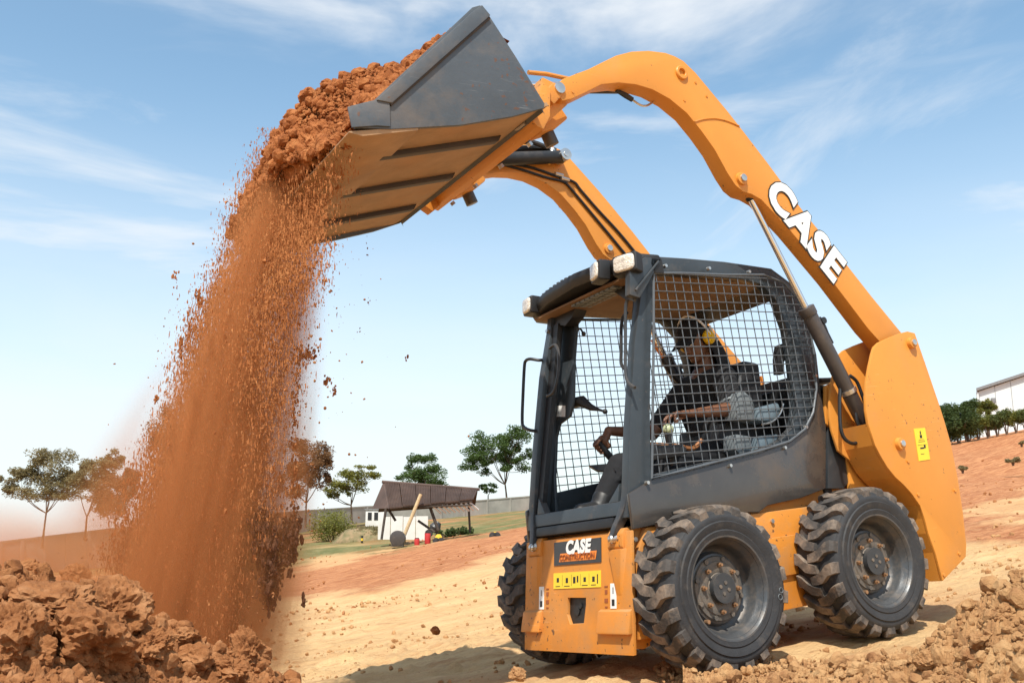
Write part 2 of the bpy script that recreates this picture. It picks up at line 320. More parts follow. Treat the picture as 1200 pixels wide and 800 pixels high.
def ground_detail(x, y, d):
    near = np.clip(1.6-d/14, .0, 1)
    mid = smooth(7, 14, d)*smooth(60, 40, d)
    q_ = toM(x, y, np.zeros_like(x)); mid_u, mid_v = q_[..., 0], q_[..., 1]
    h = fbm(x*.35, y*.35, s=3, o=3)*.05*smooth(6, 20, d)
    h += mid*(.05*(.45-np.abs(fbm(mid_u*.35, mid_v*1.6, s=141, o=5, g=.62)))+.022*fbm(x*2.2, y*2.2, s=143, o=4, g=.65))
    # compacted wheel-rolled bands running along the loader's travel
    P = toM(x, y, np.full_like(x, .0)); u = P[..., 0]; v = P[..., 1]
    h += near*(.012*fbm(u*.9, v*5.5, s=5, o=3) + .010*fbm(x*5, y*5, s=8, o=4))
    r = fbm(x*11, y*11, s=12, o=3); patch = smooth(.05, .6, fbm(x*1.1+4, y*1.1, s=31, o=3))
    h += near*patch*np.maximum(r, 0)*.022
    # cleat marks
    lane = np.exp(-((v-.62+.05*np.sin(u*1.3))/.16)**2)+np.exp(-((v+1.35+.08*np.sin(u))/.18)**2)+np.exp(-((v+2.5+.1*np.sin(u*.7))/.2)**2)
    h += near*lane*(.009*np.sin(u*52+3*np.sin(v*9))*(fbm(u*1.5, v*1.5, s=77) > -.2) - .018)
    h += near*.020*(.4-np.abs(fbm(u*1.2, v*7, s=131, o=4, g=.6)))*1.5*smooth(-.2, .5, fbm(x*.5, y*.5, s=133, o=2))
    return h
def ground_z(x, y):
    x = np.asarray(x, float); y = np.asarray(y, float); d = np.hypot(x-CX, y-CY); return ground_base(x, y)+ground_detail(x, y, d)
def gz1(x, y): return float(ground_z(np.array([x]), np.array([y]))[0])

def polar_grid(azs, ds, close=False):
    A, D = np.meshgrid(azs, ds, indexing='ij'); X = CX+D*np.cos(A+AZ0); Y = CY+D*np.sin(A+AZ0)
    na, nd = A.shape; i, j = np.meshgrid(np.arange(na if close else na-1), np.arange(nd-1), indexing='ij'); i2 = (i+1) % na
    F = np.stack([i*nd+j, i*nd+j+1, i2*nd+j+1, i2*nd+j], -1).reshape(-1, 4)
    return A, D, X, Y, F
def build_ground():
    azs = np.concatenate([np.linspace(-PI, -.60, 40, endpoint=False), np.linspace(-.60, .60, 500), np.linspace(.60, PI, 40, endpoint=False)[1:]])
    ds = np.concatenate([[.05, .6, 1.2, 1.6], np.geomspace(2.0, 12, 260), np.geomspace(12.08, 110, 170), np.geomspace(118, 2500, 26)])
    A, D, X, Y, F = polar_grid(azs, ds, True); F = F[:, ::-1]
    Z = ground_z(X, Y)
    # zones
    n1 = fbm(X*.12, Y*.12, s=41, o=4)
    red = line_z  # noqa
    def band(pts_lo, pts_hi, soft=4.0):
        lo = np.array(pts_lo, float); hi = np.array(pts_hi, float)
        el = np.arctan2(Z-CZ, D); 
        # screen-free test: compare elevations to the two boundary lines as azimuth functions
        al = np.array([az_el(*p) for p in pts_lo]); ah = np.array([az_el(*p) for p in pts_hi])
        al = al[np.argsort(al[:, 0])]; ah = ah[np.argsort(ah[:, 0])]
        l = np.interp(A, al[:, 0], al[:, 1]); h = np.interp(A, ah[:, 0], ah[:, 1]); s = soft/FOC
        w = .35*s*fbm(X*.5, Y*.5, s=55, o=4)*4
        return smooth(-s, s, el-l+w)*smooth(-s, s, h-el+w)
    redm = band([(-300, 760), (0, 740), (340, 700), (440, 690), (560, 655), (630, 634), (760, 634)], [(-300, 700), (0, 672), (340, 668), (400, 660), (480, 640), (560, 624), (630, 615), (700, 610)])
    bank = band([(900, 640), (1000, 610), (1120, 602), (1210, 572), (1500, 560)], [(900, 500), (1000, 480), (1110, 470), (1210, 440), (1500, 440)], 7)
    grass = band([(250, 672), (340, 662), (400, 652), (455, 646), (520, 633), (570, 626), (630, 612), (760, 590)], [(250, 600), (430, 560), (517, 560), (630, 560), (900, 540)], 3)
    redm = np.clip(redm*.95+.95*bank+.35*smooth(.1, .6, n1)*smooth(9, 20, D), 0, 1)
    # the loader's own ground: trodden red-brown patches
    P = toM(X, Y, Z); worn = smooth(-.1, .5, fbm(P[..., 0]*.8, P[..., 1]*1.6, s=91, o=4))*np.exp(-((P[..., 0]+.4)/2.2)**2-((P[..., 1]-.2)/1.5)**2)
    front = smooth(1.2, 3.2, P[..., 0])*smooth(1.6, -.2, P[..., 1])*smooth(11, 6, D)
    redm = np.clip(redm+.55*worn+.25*front, 0, 1)
    grass = np.clip(grass*(.75+.6*fbm(X*.4, Y*.4, s=61, o=3)), 0, 1)*smooth(28, 36, D)*smooth(az_el(900, 600)[0], az_el(760, 600)[0], A)
    C = np.stack([redm, grass, np.clip(.5+.5*n1, 0, 1), np.ones_like(redm)], -1).reshape(-1, 4)
    me = np_mesh('ground', np.stack([X, Y, Z], -1).reshape(-1, 3), F, {'zone': C}, True)
    m = bpy.data.materials.new('dry_earth'); m.use_nodes = True; nt = m.node_tree; N = nt.nodes; L = nt.links; b = N['Principled BSDF']; b.inputs['Roughness'].default_value = .95; b.inputs['Specular IOR Level'].default_value = .15
    at = N.new('ShaderNodeVertexColor'); at.layer_name = 'zone'; sp = N.new('ShaderNodeSeparateColor'); L.new(at.outputs[0], sp.inputs[0])
    tc = N.new('ShaderNodeTexCoord')
    def noise(sc, det=6, ro=.6, st=None):
        n = N.new('ShaderNodeTexNoise'); n.inputs['Scale'].default_value = sc; n.inputs['Detail'].default_value = det; n.inputs['Roughness'].default_value = ro
        if st:
            mp = N.new('ShaderNodeMapping'); mp.inputs['Rotation'].default_value = (0, 0, .1); mp.inputs['Scale'].default_value = st; L.new(tc.outputs['Object'], mp.inputs[0]); L.new(mp.outputs[0], n.inputs[0])
        else: L.new(tc.outputs['Object'], n.inputs[0])
        return n
    def mix(f, a, c):
        x = N.new('ShaderNodeMix'); x.data_type = 'RGBA'
        if f is not None: L.new(f, x.inputs[0])
        for k, s in ((6, a), (7, c)):
            if isinstance(s, tuple): x.inputs[k].default_value = (*s, 1)
            else: L.new(s, x.inputs[k])
        return x
    def rng_(n, a, c, lo=0, hi=1):
        r = N.new('ShaderNodeMapRange'); r.inputs[1].default_value = a; r.inputs[2].default_value = c; r.inputs[3].default_value = lo; r.inputs[4].default_value = hi; L.new(n.outputs[0], r.inputs[0]); return r.outputs[0]
    s1 = mix(rng_(noise(1.3, 8, .7, (.35, 1.6, 1)), .35, .68), (.58, .355, .165), (.70, .47, .235))
    s2 = mix(rng_(noise(5, 8, .75, (.5, 2.2, 1)), .50, .68, 0, .75), s1.outputs[2], (.44, .215, .095))
    r1 = mix(rng_(noise(2.6, 10, .82, (.4, 2.4, 1)), .42, .58), (.32, .115, .048), (.53, .245, .112))
    g1 = mix(rng_(noise(.9, 6, .7), .35, .7), (.085, .105, .030), (.26, .22, .10))
    a1 = mix(sp.outputs[0], s2.outputs[2], r1.outputs[2]); a2 = mix(sp.outputs[1], a1.outputs[2], g1.outputs[2])
    L.new(a2.outputs[2], b.inputs['Base Color'])
    nb = noise(34, 8, .75); bp = N.new('ShaderNodeBump'); bp.inputs['Strength'].default_value = .75; bp.inputs['Distance'].default_value = .03; L.new(nb.outputs[0], bp.inputs['Height'])
    nb2 = noise(3.5, 6, .7, (.6, 2, 1)); bp2 = N.new('ShaderNodeBump'); bp2.inputs['Strength'].default_value = .5; bp2.inputs['Distance'].default_value = .12; L.new(nb2.outputs[0], bp2.inputs['Height']); L.new(bp.outputs[0], bp2.inputs['Normal']); L.new(bp2.outputs[0], b.inputs['Normal'])
    o = obj('ground', me, m); tag(o, kind='structure'); return o
build_ground()

# ------------------------------------------------------------------ clods and piles
def soil_mat(name, a, c, dark, sc=7):
    m = bpy.data.materials.new(name); m.use_nodes = True; nt = m.node_tree; N = nt.nodes; L = nt.links; b = N['Principled BSDF']; b.inputs['Roughness'].default_value = .95; b.inputs['Specular IOR Level'].default_value = .15
    tc = N.new('ShaderNodeTexCoord'); n = N.new('ShaderNodeTexNoise'); n.inputs['Scale'].default_value = sc; n.inputs['Detail'].default_value = 8; n.inputs['Roughness'].default_value = .7; L.new(tc.outputs['Object'], n.inputs[0])
    r = N.new('ShaderNodeValToRGB'); e = r.color_ramp.elements; e[0].position = .3; e[0].color = (*dark, 1); e[1].position = .72; e[1].color = (*c, 1); x = e.new(.5); x.color = (*a, 1)
    L.new(n.outputs[0], r.inputs[0]); L.new(r.outputs[0], b.inputs['Base Color'])
    nb = N.new('ShaderNodeTexNoise'); nb.inputs['Scale'].default_value = 45; nb.inputs['Detail'].default_value = 8; nb.inputs['Roughness'].default_value = .75; L.new(tc.outputs['Object'], nb.inputs[0])
    bp = N.new('ShaderNodeBump'); bp.inputs['Strength'].default_value = .8; bp.inputs['Distance'].default_value = .02; L.new(nb.outputs[0], bp.inputs['Height']); L.new(bp.outputs[0], b.inputs['Normal'])
    return m
M['soil'] = soil_mat('brown_soil', (.35, .145, .055), (.50, .25, .115), (.20, .075, .028), 8)
M['soilred'] = soil_mat('orange_soil', (.38, .130, .042), (.54, .23, .085), (.17, .052, .018), 14)
M['soildark'] = soil_mat('dark_damp_soil', (.14, .062, .034), (.22, .10, .05), (.07, .03, .016), 12)
M['soilfall'] = soil_mat('falling_orange_soil', (.46, .170, .058), (.58, .26, .10), (.30, .10, .034), 5)
M['soilsand'] = soil_mat('pale_crumbled_soil', (.47, .255, .112), (.62, .39, .19), (.29, .13, .055), 8)
def ico(sub):
    b = B(); bmesh.ops.create_icosphere(b, subdivisions=sub, radius=1); V = np.array([v.co[:] for v in b.verts]); F = np.array([[v.index for v in f.verts] for f in b.faces]); b.free(); return V, F
ICO = {k: ico(k) for k in (1, 2, 3, 4, 5)}
def clod_shape(sub, seed, rough=.35):
    V, F = ICO[sub]; V = V.copy(); s = seed*3.7
    # planar chips cut from the ball, then lumps
    r_ = np.random.default_rng(seed)
    rad = np.ones(len(V))
    for k in range(9):
        n = r_.normal(size=3); n /= np.linalg.norm(n); h = r_.uniform(.62, .92); dp = V @ n; lim = np.where(dp > .05, h/np.maximum(dp, .05), 9); rad = np.minimum(rad, lim)
    rad = rad + rough*.32*fbm(V[:, 0]*1.7+s, V[:, 1]*1.7, V[:, 2]*1.7, s=seed, o=2)
    if sub >= 3: rad = rad + rough*(.22*fbm(V[:, 0]*5+s, V[:, 1]*5, V[:, 2]*5, s=seed+5, o=5 if sub > 3 else 2, g=.68)-.12*np.abs(fbm(V[:, 0]*3+s, V[:, 1]*3, V[:, 2]*3, s=seed+15, o=3)))
    return V*rad[:, None], F
CL = {2: [clod_shape(2, k) for k in range(8)], 1: [clod_shape(1, 20+k) for k in range(6)], 3: [clod_shape(3, 40+k) for k in range(6)]}
def rand_rot(n):
    q = rng.normal(size=(n, 4)); q /= np.linalg.norm(q, axis=1)[:, None]; w, x, y, z = q.T
    return np.stack([np.stack([1-2*(y*y+z*z), 2*(x*y-z*w), 2*(x*z+y*w)], -1), np.stack([2*(x*y+z*w), 1-2*(x*x+z*z), 2*(y*z-x*w)], -1), np.stack([2*(x*z-y*w), 2*(y*z+x*w), 1-2*(x*x+y*y)], -1)], 1)
def scatter(P, R, sub, stretch=None):     # joined clods
    P = np.asarray(P); R = np.asarray(R); Vs = []; Fs = []; off = 0
    k = rng.integers(0, len(CL[sub]), len(P)); Q = rand_rot(len(P)); S = rng.uniform(.65, 1.25, (len(P), 3))
    for t in range(len(CL[sub])):
        i = np.where(k == t)[0]
        if not len(i): continue
        V, F = CL[sub][t]; v = (V[None]*S[i][:, None, :]) @ np.transpose(Q[i], (0, 2, 1)); v = v*R[i][:, None, None]
        if stretch is not None: v = v*stretch[i][:, None, :]
        v = v+P[i][:, None, :]
        Vs.append(v.reshape(-1, 3)); Fs.append((F[None]+off+np.arange(len(i))[:, None, None]*len(V)).reshape(-1, 3)); off += len(i)*len(V)
    return np.concatenate(Vs), np.concatenate(Fs)
def join(parts):
    off = 0; Vs = []; Fs = []
    for V, F in parts:
        if F.shape[1] == 4: F = np.concatenate([F[:, [0, 1, 2]], F[:, [0, 2, 3]]])
        Vs.append(V); Fs.append(F+off); off += len(V)
    return np.concatenate(Vs), np.concatenate(Fs)

def pile(ridge_px, ridge_d, front, backlen, a0, a1, na, nd, d0, d1, seed, amp):
    lz = np.array([az_el(*p) for p in ridge_px]); o = np.argsort(lz[:, 0]); azr = lz[o, 0]; elr = lz[o, 1]; dr = np.array(ridge_d)[o]
    def height(X, Y):
        D = np.hypot(X-CX, Y-CY); A = (np.arctan2(Y-CY, X-CX)-AZ0+PI) % (2*PI)-PI
        rd = np.interp(A, azr, dr); rz = CZ+rd*np.tan(np.interp(A, azr, elr)); g = ground_base(X, Y); hh = np.maximum(rz-ground_base(CX+rd*np.cos(A+AZ0), CY+rd*np.sin(A+AZ0)), 0)
        t = np.where(D < rd, (rd-D)/front, (D-rd)/backlen); t = np.clip(t, 0, 1.2)
        prof = np.clip(1-t**1.15, -.2, 1); e = smooth(a0-.001, a0+.08, A) if a0 > -.5 else 1; e2 = 1-smooth(a1-.10, a1, A) if a1 < .5 else 1
        z = g + hh*prof*e*e2
        n = amp*(.5*fbm(X*2.5, Y*2.5, s=seed, o=3)+.55*(.45-np.abs(fbm(X*6, Y*6, s=seed+3, o=5, g=.6)))+.20*fbm(X*26, Y*26, s=seed+9, o=4, g=.65))
        n = n*smooth(-.1, .35, prof)
        return z+n-.03*(prof <= .02)-.05*smooth(.08, -.15, prof), prof
    return height
# left foreground pile
LP = [(-260, 640), (-120, 650), (0, 680), (60, 692), (100, 706), (150, 728), (200, 748), (250, 765), (300, 792), (350, 818), (420, 850)]
LD = [3.5, 3.55, 3.6, 3.6, 3.62, 3.7, 3.8, 3.9, 4.0, 4.1, 4.2]
hL = pile(LP, LD, 1.9, 1.6, -1, 1, 0, 0, 0, 0, 101, .085)
RP = [(820, 812), (900, 800), (960, 790), (1040, 782), (1090, 765), (1130, 735), (1165, 705), (1200, 690), (1300, 640), (1500, 600)]
RD = [3.7, 3.65, 3.6, 3.5, 3.35, 3.25, 3.2, 3.15, 3.1, 3.1]
hR = pile(RP, RD, 1.2, .9, -1, 1, 0, 0, 0, 0, 151, .085)
def pile_obj(name, h, az0, az1, d0, d1, na, nd, m, label, n1, n2, rmax, thr=.06):
    azs = np.linspace(az0, az1, na); ds = np.linspace(d0, d1, nd); A, D, X, Y, F = polar_grid(azs, ds); F = F[:, ::-1]; Z, pr = h(X, Y)
    V = np.stack([X, Y, Z], -1).reshape(-1, 3)
    def samp(n, lo, hi, p=1.0):
        a = rng.uniform(az0, az1, n*3); d = rng.uniform(d0+.05, d1-.05, n*3); x = CX+d*np.cos(a+AZ0); y = CY+d*np.sin(a+AZ0); z, pr = h(x, y)
        k = (pr > thr)[:]; x, y, z = x[k][:n], y[k][:n], z[k][:n]; r = lo+(hi-lo)*rng.random(len(x))**p
        return np.stack([x, y, z+r*.25], -1), r
    P1, R1 = samp(n1, .004, .016, 2.0); P2, R2 = samp(n2, .010, rmax, 2.6)
    V, F = join([(V, F), scatter(P1, R1, 1), scatter(P2, R2, 2)])
    me = np_mesh(name, V, F, None, False); o = obj(name, me, m); tag(o, label, 'dirt pile', kind='stuff'); return o
azL0, azR0 = az_el(-150, 700)[0], az_el(430, 700)[0]; azL0, azR0 = max(azL0, azR0), min(azL0, azR0)
pile_obj('dirt_pile', hL, azR0, azL0, 1.5, 5.3, 360, 350, M['soil'], 'tall brown pile of broken clods in the left foreground under the falling soil', 10000, 2600, .036)
aR = sorted([az_el(800, 780)[0], az_el(1420, 700)[0]])
pile_obj('dirt_mound', hR, aR[0], aR[1], 1.9, 4.1, 300, 240, M['soilsand'], 'low pale mound of crumbled earth in the right foreground beside the rear wheel', 8000, 1000, .034)
# single big clods one can pick out on the left pile:  px, py, radius in px, label, aspect
def big_clod(px, py, rp, h, name, label, m, seed, sq=(1, 1, .75), cat='clod', grp='large clods on the left pile', D=None):
    if D is None:
        for D in np.arange(2.0, 6, .02):
            p = WD(px, py, D); z = float(h(np.array([p[0]]), np.array([p[1]]))[0][0])
            if p[2] <= z: break
    p = WD(px, py, D); r = rp/FOC*D
    V, F = clod_shape(5 if rp > 18 else 4, seed, .5); V = V*np.array(sq)*r*1.2; p = p+np.array([0, 0, .28*r if D < 6.5 else 0])
    me = np_mesh(name, V, F, None, False); o = obj(name, me, m); o.location = p; o.rotation_euler = (seed*.37 % 1-.5, seed*.71 % 1-.5, seed*1.3 % 6)
    tag(o, label, cat, grp); return o
for i, (px, py, rp, lab, sq) in enumerate([
    (128, 728, 38, 'largest pale brown clod in the middle of the left pile', (1.15, .9, .75)),
    (98, 768, 42, 'wide brown clod low on the left pile, below the largest one', (1.25, 1, .7)),
    (58, 720, 36, 'flat brown clod high on the left pile beside the picture edge', (1.3, 1, .5)),
    (14, 752, 34, 'shadowed clod at the far left edge of the picture', (1, .9, 1)),
    (198, 726, 23, 'rounded orange clod lying alone at the back of the pile under the falling soil', (1.2, 1, .75)),
    (291, 771, 21, 'round upright clod at the right end of the left pile', (.9, .9, 1.15)),
    (228, 775, 18, 'small clod left of the round upright clod', (1.2, 1, .8)),
    (176, 762, 20, 'blocky clod right below the largest clod of the pile', (1.2, 1, .8)),
    (45, 772, 18, 'small clod near the bottom left corner of the picture', (1.2, 1, .9)),
    (262, 792, 20, 'clod cut by the bottom edge left of the round upright clod', (1.3, 1, .8)),
    (215, 752, 13, 'small clod just in front of the lone orange clod', (1.2, 1, .8)),
    (88, 678, 13, 'small crumbly clod on the crest of the left pile', (1.2, 1, .8)),
    (30, 672, 12, 'small clod on the pile crest at the left picture edge', (1.3, 1, .8))]):
    big_clod(px, py, rp, hL, 'dirt_clod', lab, M['soil'], 301+i*7, sq)
for i, (px, py, rp, lab, D) in enumerate([(511, 738, 5, 'small lone orange clod on the sand left of the loader', 7.2), (1197, 680, 11, 'reddish clod at the right picture edge on the crest of the right mound', 3.2),
    (1150, 755, 12, 'pale clod in the middle of the right mound', None), (1085, 778, 11, 'pale clod low on the right mound below the rear wheel', None), (1178, 722, 12, 'clod on the upper slope of the right mound', None), (607, 792, 8, 'clod on the ground in front of the far front tyre', 4.4)]):
    big_clod(px, py, rp, hR, 'dirt_clod', lab, M['soilsand'] if i else M['soilred'], 501+i*5, (1.1, 1, .8), 'clod', 'clods lying apart on the ground', D)
def ground_crumbs():
    n = 16000; px = rng.uniform(230, 1200, n); a = np.array([az_el(p, 700)[0] for p in px]); d = 3.3+rng.random(n)**1.3*13
    x = CX+d*np.cos(a+AZ0); y = CY+d*np.sin(a+AZ0); k = (fbm(x*1.4, y*1.4, s=19, o=4) > rng.uniform(-.1, 1.0, n)); x, y, d = x[k], y[k], d[k]
    r = (.002+.014*rng.random(len(x))**5)*(1+d/9); z = ground_z(x, y)
    V, F = scatter(np.stack([x, y, z+r*.3], -1), r, 1); tag(obj('earth_crumbs', np_mesh('earth_crumbs', V, F), M['soilsand']), 'small crumbs of earth strewn over the pale sandy ground', 'crumbs', kind='stuff')
    n = 5000; px = rng.uniform(250, 1250, n); a = np.array([az_el(p, 650)[0] for p in px]); d = 12+rng.random(n)**1.4*36
    x = CX+d*np.cos(a+AZ0); y = CY+d*np.sin(a+AZ0); k = (fbm(x*.35, y*.35, s=29, o=4) > rng.uniform(-.2, 1.0, n)); x, y, d = x[k], y[k], d[k]; r = (.008+.034*rng.random(len(x))**4)*(.5+d/30); z = ground_z(x, y)
    V, F = scatter(np.stack([x, y, z+r*.2], -1), r, 1); tag(obj('distant_clods', np_mesh('distant_clods', V, F), M['soil']), 'scattered reddish clods on the far dirt bands', 'clods', kind='stuff')
    # ridge of crumbs pushed up in front of the near front tyre
    n = 1300; px = rng.uniform(770, 1010, n); py = 788+rng.normal(0, 6, n)+np.abs(px-880)*.02; P = []
    for a_, b_ in zip(px, py):
        d = rayW(a_, b_); t = (p0W-CAM)@nW/(d@nW); P.append(CAM+d*t)
    P = np.array(P); r = .004+.02*rng.random(n)**3; P[:, 2] = ground_z(P[:, 0], P[:, 1])+r*.3+.03*rng.random(n)**2
    V, F = scatter(P, r, 2); tag(obj('crumb_ridge', np_mesh('crumb_ridge', V, F), M['soilsand']), 'loose ridge of crumbs in front of the near front tyre', 'crumbs', kind='stuff')
ground_crumbs()

# =================================================================== THE LOADER  (built in its own frame: x forward, y its left, z up)
L0 = empty('skid_steer_loader', GM)
tag(L0, 'orange skid steer loader with raised arms tipping a grey bucket of soil', 'loader')
def FP(px, py, off=0): return UP(px, py, (1, 0, .262), .516+off)      # the sloping front face of the cab
def plate_yz(outer, inner, x0, x1):
    b = B(); ring(b, outer, inner, x0, x1)
    for v in b.verts: v.co = Vector((v.co.y, v.co.x, v.co.z))
    bmesh.ops.recalc_face_normals(b, faces=b.faces[:]); return b
# --- chassis
b = B(); prism(b, [(.387, .17), (.303, .66), (.25, .72), (-.2, .73), (-1.25, .80), (-1.5, .80), (-1.72, .60), (-1.72, .34), (-1.5, .22), (-.9, .20), (.1, .20), (.3, .15)], -.42, .42)
chassis = obj('chassis', b, M['orange_low'], L0, .01)
for s in (1, -1):
    b = B(); prism(b, [(.355, .20), (.285, .60), (.22, .705), (-1.3, .705), (-1.45, .55), (-1.45, .24), (-1.3, .20)], s*.423, s*.462)
    cc = obj('chain_case', b, M['orange_low'], L0, .008)
    for x in (.30, -.40, -.62, -.85):
        b = B(); cyl(b, (x, s*.458, .655), (x, s*.474, .655), .012, n=8); obj('bolt', b, M['steel'], cc)
b = B(); box(b, (-.54, .473, .47), (.50, .018, .20)); obj('side_stiffener', b, M['orange_low'], L0, .006)
# --- front plate with its opening, pads, brackets and decals
hole = [UP(px, py, (1, 0, .165), .4378)[1:3] for px, py in [(665, 700), (686.5, 700), (686.5, 708), (684, 730), (668, 731), (664.5, 720)]]
ho = [(-.470, .70), (.470, .70), (.476, .45), (.476, .14), (-.476, .14), (-.476, .45)]
b = plate_yz([ho[0], ho[1], ho[2], ho[3], ho[4], ho[5]], [tuple(h) for h in hole], .395, .415)
fp = obj('front_plate', b, M['orange_low'], L0, .003)
b = B(); box(b, (.3855, float(hole[0][0]+hole[1][0])/2, .36), (.018, .20, .26)); obj('opening_shade', b, M['ink'], fp)  # black sheet gives the plate opening its recess shade by colour
b = B(); cyl(b, (.39, .0, .335), (.402, .0, .335), .022, n=14); cyl(b, (.39, .03, .36), (.402, .03, .36), .014, n=10); obj('tow_hitch', b, M['black'], fp)
for y0, y1, z0, z1 in ((-.474, -.30, .235, .345), (.22, .474, .235, .345)):
    b = B(); prism(b, [(.414, z0), (.414, z1), (.430, z1-.01), (.442, z0+.01), (.442, z0)], y0, y1); obj('step_pad', b, M['orange_low'], fp, .004)
for s in (-1, 1):
    b = B(); prism(b, [(.38, .615), (.38, .715), (.415, .715), (.432, .69), (.432, .63), (.42, .615)], s*.305, s*.425); br = obj('cab_bracket', b, M['orange_low'], fp, .006)
    b = B(); hexa(b, [(.414, s*.30, .62), (.414, s*.44, .62), (.414, s*.40, .40), (.414, s*.34, .40)], [(.440, s*.32, .62), (.440, s*.42, .62), (.418, s*.385, .42), (.418, s*.355, .42)]); obj('gusset', b, M['orange_low'], fp, .003)
    b = B(); cyl(b, (.43, s*.362, .672), (.446, s*.362, .672), .026, .022, n=16); bmesh.ops.create_uvsphere(b, u_segments=14, v_segments=8, radius=.02, matrix=Matrix.Translation((.448, s*.362, .672))); obj('mounting_bolt', b, M['steel'], fp)
    dq = UP(*((719, 709) if s > 0 else (634.6, 711)), (1, 0, .165), .4388); y = float(dq[1])
    b = B(); box(b, (.4165, y, .405), (.003, .045, .115)); wd_ = obj('white_decal', b, M['white'], fp)
    b = B(); box(b, (.4172, y-s*.0, .375), (.0035, .022, .03)); box(b, (.4172, y, .43), (.0035, .006, .03)); obj('decal_print', b, M['ink'], fp)
    b = B(); 
    for k, z in enumerate((.45, .425, .385, .355)): box(b, (.4165, y-s*.058, z), (.003, .02 if k % 2 else .026, .006 if k in (0, 3) else .018))
    obj('small_print', b, M['inkbrown'], fp)
c4 = [UP(px, py, (1, 0, .165), .4383) for px, py in [(650.3, 636), (704.7, 628.5), (703.5, 657.7), (649.8, 663)]]
y0, y1 = float(min(c[1] for c in c4)), float(max(c[1] for c in c4)); z1, z0 = float(c4[0][2]+c4[1][2])/2, float(c4[2][2]+c4[3][2])/2
b = B(); box(b, (.4170, (y0+y1)/2, (z0+z1)/2), (.004, y1-y0, z1-z0)); obj('name_plate', b, M['dgrey'], fp)
place_text('lettering', 'CASE', .090, (.4205, (y0+y1)/2+.012, z0+(z1-z0)*.70), (0, 1, 0), (0, 0, 1), M['white'], fp, offset=.0045, shear=.15, space=1.06)
b = B(); yy0, yy1 = y0+.05, y1-.045; hexa(b, [(.4193, yy0, z0+.016), (.4193, yy1, z0+.016), (.4193, yy1+.012, z0+.058), (.4193, yy0+.012, z0+.058)], [(.4205, yy0, z0+.016), (.4205, yy1, z0+.016), (.4205, yy1+.012, z0+.058), (.4205, yy0+.012, z0+.058)]); obj('orange_bar', b, M['inkorange'], fp)
place_text('lettering', 'CONSTRUCTION', .040, (.4226, (yy0+yy1)/2+.004, z0+.036), (0, 1, 0), (0, 0, 1), M['inkbrown'], fp, offset=0, extrude=.0015)
d4 = [UP(px, py, (1, 0, .165), .4388) for px, py in [(649, 672), (704, 667), (704, 686), (649, 691)]]
yd0, yd1 = float(d4[0][1]), float(d4[1][1]); zd1, zd0 = float(d4[0][2]+d4[1][2])/2, float(d4[2][2]+d4[3][2])/2
b = B(); box(b, (.4165, (yd0+yd1)/2, (zd0+zd1)/2), (.003, yd1-yd0, zd1-zd0)); obj('warning_decal', b, M['decal'], fp)
b = B(); W_ = yd1-yd0
for f, w, z, h in ((.10, .05, .55, .35), (.30, .05, .5, .4), (.46, .05, .5, .5), (.53, .03, .55, .5), (.68, .05, .5, .35), (.86, .05, .5, .4), (.94, .02, .5, .7), (.1, .1, .15, .06), (.3, .12, .15, .06), (.68, .12, .15, .06), (.86, .1, .15, .06), (.2, .004, .5, .9), (.4, .004, .5, .9), (.59, .004, .5, .9), (.77, .004, .5, .9)):
    box(b, (.4182, yd0+W_*f, zd0+(zd1-zd0)*z), (.0008, W_*w, (zd1-zd0)*h*.8))
obj('decal_print', b, M['ink'], fp)
bpy.context.view_layer.update()
for o in [fp]+list(fp.children_recursive):
    if o.data.name.startswith('lettering') or 'lettering' in o.name:
        t = o.matrix_local.copy(); upn = Vector((-.165, 0, 1)).normalized(); nn_ = Vector((0, 1, 0)).cross(upn); c_ = [t[0][3]-.165*(t[2][3]-.138)+.0012, t[1][3], t[2][3]]; o.matrix_local = Matrix([[(0, 1, 0)[i], upn[i], nn_[i], c_[i]] for i in range(3)]+[[0, 0, 0, 1]])
    else:
        for v in o.data.vertices: v.co.x -= .165*(v.co.z-.138)
# --- wheels
def tyre_bm(sgn):
    b = B()
    lathe(b, [(.012*-1, .222), (.002, .236), (.008, .262), (.004, .268), (.010, .285), (.013, .303), (.006, .308), (.008, .322), (.003, .336), (-.001, .340), (-.004, .349), (-.018, .357), (-.06, .362), (-.13, .364), (-.20, .362), (-.242, .357), (-.256, .349), (-.262, .33), (-.272, .30), (-.266, .262), (-.26, .236), (-.245, .222), (-.13, .212)], 96, True)
    n1 = len(b.faces); N_ = 21
    for side in (1, -1):
        for k in range(N_):
            th = 2*PI*(k+(.5 if side < 0 else 0))/N_; st = []
            for w, s, hw, rt, rb in ((-.024, -.014, .020, .387, .350), (.020, -.006, .0245, .389, .350), (.048, .003, .0265, .389, .350), (.088, .038, .0270, .388, .348), (.118, .047, .0285, .384, .343), (.133, .049, .0265, .368, .326)):
                y = -.13+side*w; q = []
                for sg, rr, ex in ((-1, rb, .007), (1, rb, .007), (1, rt, 0), (-1, rt, 0)):
                    a = th+(s+sg*(hw+ex))/.385; q.append(b.verts.new((rr*math.cos(a), y, rr*math.sin(a))))
                st.append(q)
            for p, q in zip(st, st[1:]):
                for i in range(4): b.faces.new((p[i], p[(i+1) % 4], q[(i+1) % 4], q[i]))
            b.faces.new(st[0]); b.faces.new(st[-1][::-1])
    b.faces.ensure_lookup_table()
    for f in b.faces[n1:]: f.material_index = 1
    for f in b.faces[n1:]:
        c = f.calc_center_median()
    bmesh.ops.recalc_face_normals(b, faces=b.faces[:])
    if sgn < 0:
        for v in b.verts: v.co.y = -v.co.y
        bmesh.ops.reverse_faces(b, faces=b.faces[:])
    return b
